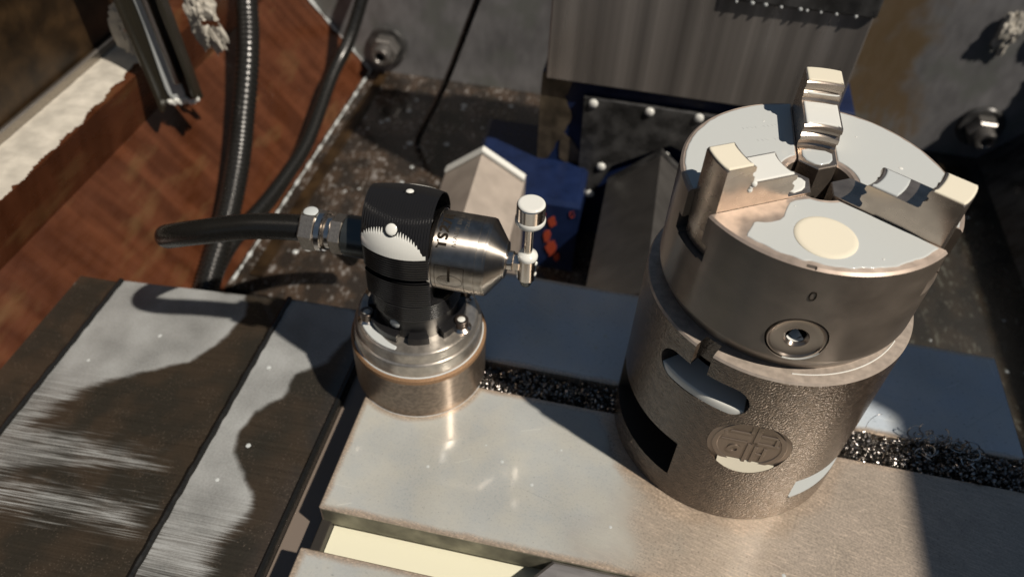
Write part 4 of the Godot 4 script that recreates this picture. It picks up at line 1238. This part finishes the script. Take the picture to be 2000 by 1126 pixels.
func nozzle(at: Vector3, label: String) -> void:
	var n := thing("coolant_nozzle", label, "nozzle", at, "nozzles on the back wall")
	var x := Transform3D(Basis(Vector3.RIGHT, PI / 2), at)      # local +y to the viewer
	part(n, "flange", sp(x).lathe([Vector2(25, 0), Vector2(25, 4), Vector2(23, 6), Vector2(12, 6.5)], 40), M.dark_plate)
	part(n, "hex_body", sp(x).lathe([Vector2(17, 6), Vector2(17.5, 7), Vector2(17.5, 20), Vector2(15.5, 22), Vector2(11, 22)], 6), M.grey_steel, 15)
	part(n, "spout", sp(x).lathe([Vector2(11.5, 20), Vector2(11.5, 34), Vector2(10.5, 36), Vector2(7, 36), Vector2(6.2, 35), Vector2(6.2, 22), Vector2(0, 22)], 32), M.grey_steel)

# a flat patch with a ragged outline in a plane z = const, a fraction of a millimetre thick
func ragged(at: Vector3, xy: Array) -> Soup:
	var s := sp(Transform3D(Basis(Vector3.RIGHT, PI / 2), at))
	var p := PackedVector2Array()
	for i in range(0, xy.size(), 2):
		var a := Vector2(xy[i], -xy[i + 1]); var j := (i + 2) % xy.size()
		var b := Vector2(xy[j], -xy[j + 1])
		for k in 4: p.push_back(a.lerp(b, k / 4.0) + Vector2(rng.randf_range(-1, 1), rng.randf_range(-1, 1)) * 0.9)
	s.prism(p, -0.3, 0.4)
	return s

func guard(called: String, label: String, x0: float, x1: float, xp: float, yl: float, yr: float, yp: float, z0: float, z1: float, drop_: float, lip := false) -> void:
	var g := thing(called, label, "way guard", Vector3(xp, -130, (z0 + z1) / 2))
	var sec := func(z: float, dy: float) -> Array: return [Vector3(x0, -128, z), Vector3(x0, yl + dy, z), Vector3(xp, yp + dy, z), Vector3(x1, yr + dy, z), Vector3(x1, -128, z)]
	var A: Array = sec.call(z0, 0.0); var B: Array = sec.call(z1, drop_)
	var s := sp()
	for i in 4: s.quad(A[i], B[i], B[i + 1], A[i + 1])
	for i in [1, 2, 3]:
		s.tri(B[0], B[i + 1], B[i]); s.tri(A[0], A[i], A[i + 1])
	part(g, "guard_sheet", s, M.guard_steel if lip else M.guard_dark, 12)
	var l := sp()
	for i in [1, 2]:
		var p: Vector3 = A[i]; var q: Vector3 = A[i + 1]
		var u := Vector3(0, 3.0, 0); var f := Vector3(0, 0, 7.0)
		l.quad(p + u + f, q + u + f, q + u, p + u)
		l.quad(p + f, q + f, q + u + f, p + u + f)
		l.quad(q, p, p + u, q + u)
		l.quad(p, p + f, p + u + f, p + u)
		l.quad(q + f, q, q + u, q + u + f)
	part(g, "top_lip", l, M.coolant_white if lip else M.dark_plate, 12)

func foam_strip() -> void:
	# dried foam lying on the ledge at the left, ragged along its lower side
	var s := sp()
	var n := noise(77, 0.03, 4)
	var rows := []
	for i in 240:
		var z := lerpf(-285.0, 60.0, i / 239.0)
		var row := []
		var reach := 44.0 + 7.0 * n.get_noise_1d(z * 0.9) + 3.0 * n.get_noise_1d(z * 7.0) - 8.0 * smoothstep(-120.0, -260.0, z) - 30.0 * smoothstep(-250.0, -285.0, z)
		for j in 9:
			var u := j / 8.0
			var x := -563.0 + reach * u
			var y := 37.2 + 1.6 * sin(u * PI) + 0.5 * n.get_noise_2d(z * 3.0, j * 12.0)
			if j == 8: y = 37.0
			row.append(Vector3(x, y, z))
		rows.append(row)
	for i in 239:
		for j in 8: s.quad(rows[i][j], rows[i + 1][j], rows[i + 1][j + 1], rows[i][j + 1])
	solo("ledge_rail", "thin grey rail along the wall side of the foamy ledge", "rail", sp().box(Vector3(-560.5, 42, -160), Vector3(5, 9, 760), 1.2), M.nut_steel)
	var o := solo("foam", "cream foam drying along the ledge of the left sheet", "foam", s, M.foam, "", 60)
	o.set_meta("kind", "stuff")
func foam_patch(c: Vector3, r: float, k: int) -> void:
	var s := sp()
	var n := noise(80 + k, 0.045, 4); var n2 := noise(90 + k, 0.16, 3)
	var nu := 64; var nv := 26
	var g := []
	for i in nu + 1:
		var row := []
		for j in nv + 1:
			var a := TAU * i / nu; var e := PI / 2 * j / nv
			var d := Vector3(cos(a) * cos(e), sin(a) * cos(e), sin(e))
			var q := d * r
			var rr := r * (1.0 + 0.75 * n.get_noise_3d(q.x, q.y, q.z) + 0.22 * n2.get_noise_3d(q.x, q.y, q.z))
			row.append(c + Vector3(d.x * rr * 0.62, d.y * rr * 1.25 - (rr * 0.2 if d.y < 0 else 0.0), d.z * rr * 0.4))
		g.append(row)
	for i in nu:
		for j in nv: s.quad(g[i][j], g[i + 1][j], g[i + 1][j + 1], g[i][j + 1])
	var o := solo("foam", ["", "cream foam clot at the top of the back wall, left of its pair", "cream foam clot at the top of the back wall near the corner", "large cream foam clot at the right end of the back wall", "white foam clot beside the hanging bracket near the conduit", "small bluish foam clot between the bracket and the foam ledge"][k], "foam", s, M.foam, "", 60)
	o.set_meta("kind", "stuff")

func build_drops() -> void:
	var s := sp()
	for q in [[-170, 74], [-128, 61], [-108, 72], [-95, 45], [-140, 52], [-60, 88], [35, 95]]:
		drop(s, Vector3(q[0], -0.05, q[1]), rng.randf_range(0.6, 1.3), 0.2, Vector3.UP, 14)
	for q in [[-140, -62], [-120, -66], [-100, -50], [-85, -40], [-80, -52], [-125, -36], [110, -70]]:
		drop(s, Vector3(q[0], -0.05, q[1]), rng.randf_range(0.9, 1.6), 0.2, Vector3.UP, 14)
	for q in [[-318, 6], [-312, 95], [-304, 68]]:
		drop(s, Vector3(minf(q[0], -300.0) + 12, -30.4, q[1]), rng.randf_range(1.3, 2.0), 0.35, Vector3.UP, 14)
	for q in [[-440, 20], [-400, -10]]:
		drop(s, Vector3(q[0], -32.5 - (-316 - q[0]) * 14.0 / 146.0 - 0.1, q[1]), rng.randf_range(1.3, 2.0), 0.35, Vector3.UP, 14)
	var o := solo("coolant_droplets", "white droplets of coolant scattered over the table and way covers", "droplets", s, M.coolant_thin, "", 60)
	o.set_meta("kind", "stuff")
	# splashes on the tray behind the probe
	var b := sp()
	for i in 46:
		var x := rng.randf_range(-425, -180); var z := rng.randf_range(-520, -190)
		if x > -300 and z > -330 and rng.randf() < 0.6: continue
		var r := absf(rng.randfn(0, 1)) * 2.2 + 0.8
		drop(b, Vector3(x, -127.1, z), r, r * 0.35, Vector3.UP, 8)
	for i in 12:
		var r := absf(rng.randfn(0, 1)) * 1.4 + 0.6
		drop(b, Vector3(rng.randf_range(150, 310), -127.1, rng.randf_range(-480, -130)), r, r * 0.3, Vector3.UP, 8)
	var o2 := solo("coolant_droplets", "milky splashes on the tray floor behind the table", "droplets", b, M.coolant_thin, "", 60)
	o2.set_meta("kind", "stuff")

func _ready() -> void:
	rng.seed = 7
	# camera, sky, sun, exposure
	var cam := Camera3D.new()
	cam.name = "camera"
	cam.position = Vector3(-87.248, 400.303, 304.644) * S
	cam.basis = Basis.from_euler(Vector3(-0.796965, 0.165654, 0.0561612), EULER_ORDER_YXZ)
	cam.keep_aspect = Camera3D.KEEP_HEIGHT
	cam.fov = 40.90
	cam.near = 0.02; cam.far = 20.0
	var at := CameraAttributesPhysical.new()
	at.frustum_focal_length = 32.174; at.frustum_near = 0.02; at.frustum_far = 20.0
	at.frustum_focus_distance = 0.375
	at.exposure_aperture = 8.8
	cam.attributes = at
	add_child(cam)
	cam.current = true
	var env := Environment.new()
	env.background_mode = Environment.BG_SKY
	var sm := ProceduralSkyMaterial.new()
	sm.sky_top_color = Color(0.40, 0.50, 0.62); sm.sky_horizon_color = Color(0.66, 0.70, 0.75); sm.sky_curve = 0.12
	sm.ground_bottom_color = Color(0.16, 0.15, 0.14); sm.ground_horizon_color = Color(0.4, 0.4, 0.4)
	sm.sun_angle_max = 0.0
	var sky := Sky.new(); sky.sky_material = sm
	env.sky = sky
	env.background_energy_multiplier = 0.33
	env.tonemap_mode = Environment.TONE_MAPPER_LINEAR
	env.tonemap_exposure = 1.0
	env.sdfgi_enabled = true; env.ssao_enabled = true; env.ssil_enabled = true
	var we := WorldEnvironment.new(); we.name = "environment"; we.environment = env
	add_child(we)
	var sun := DirectionalLight3D.new()
	sun.name = "sun"
	sun.light_color = Color(1.0, 0.955, 0.895)
	sun.light_energy = 1.6
	sun.light_angular_distance = 1.2
	sun.shadow_enabled = true
	var el := deg_to_rad(54.0); var az := deg_to_rad(25.0)
	var to := Vector3(cos(el) * cos(az), sin(el), cos(el) * sin(az))
	sun.basis = Basis.looking_at(-to, Vector3.UP)
	add_child(sun)

	make_materials()
	mat("rust_dark", Color(0.055, 0.032, 0.014), 0.4, 0.1, 6, {"albedo": noise_tex(8, 0.02, 0.45, 1.0, 5)})
	mat("ledge", Color(0.22, 0.18, 0.15), 0.35, 0.3)
	mat("badge", Color(0.26, 0.215, 0.18), 0.36, 0.7)
	mat("pinion", Color(0.34, 0.29, 0.25), 0.30, 0.9, 20, {"aniso": 0.6})
	mat("screw", Color(0.16, 0.13, 0.11), 0.3, 0.9)
	mat("black_satin", Color(0.010, 0.010, 0.011), 0.32, 0.0)
	mat("black_gloss", Color(0.012, 0.012, 0.012), 0.15, 0.0, 0, {"spec": 0.6})
	mat("coolant_face", Color(0.485, 0.51, 0.505), 0.10, 0.0, 0, {"spec": 0.45})
	mat("guard_dark", Color(0.125, 0.12, 0.115), 0.38, 0.5, 8, {"albedo": noise_tex(4, 0.02, 0.75, 1.0, 5)})
	mat("grey_steel", Color(0.26, 0.25, 0.24), 0.35, 0.8)
	mat("dark_bracket", Color(0.03, 0.027, 0.02), 0.2, 0.2)
	build_setting()
	build_table()
	build_covers()
	build_chuck()
	build_probe()
	build_background()
	build_drops()
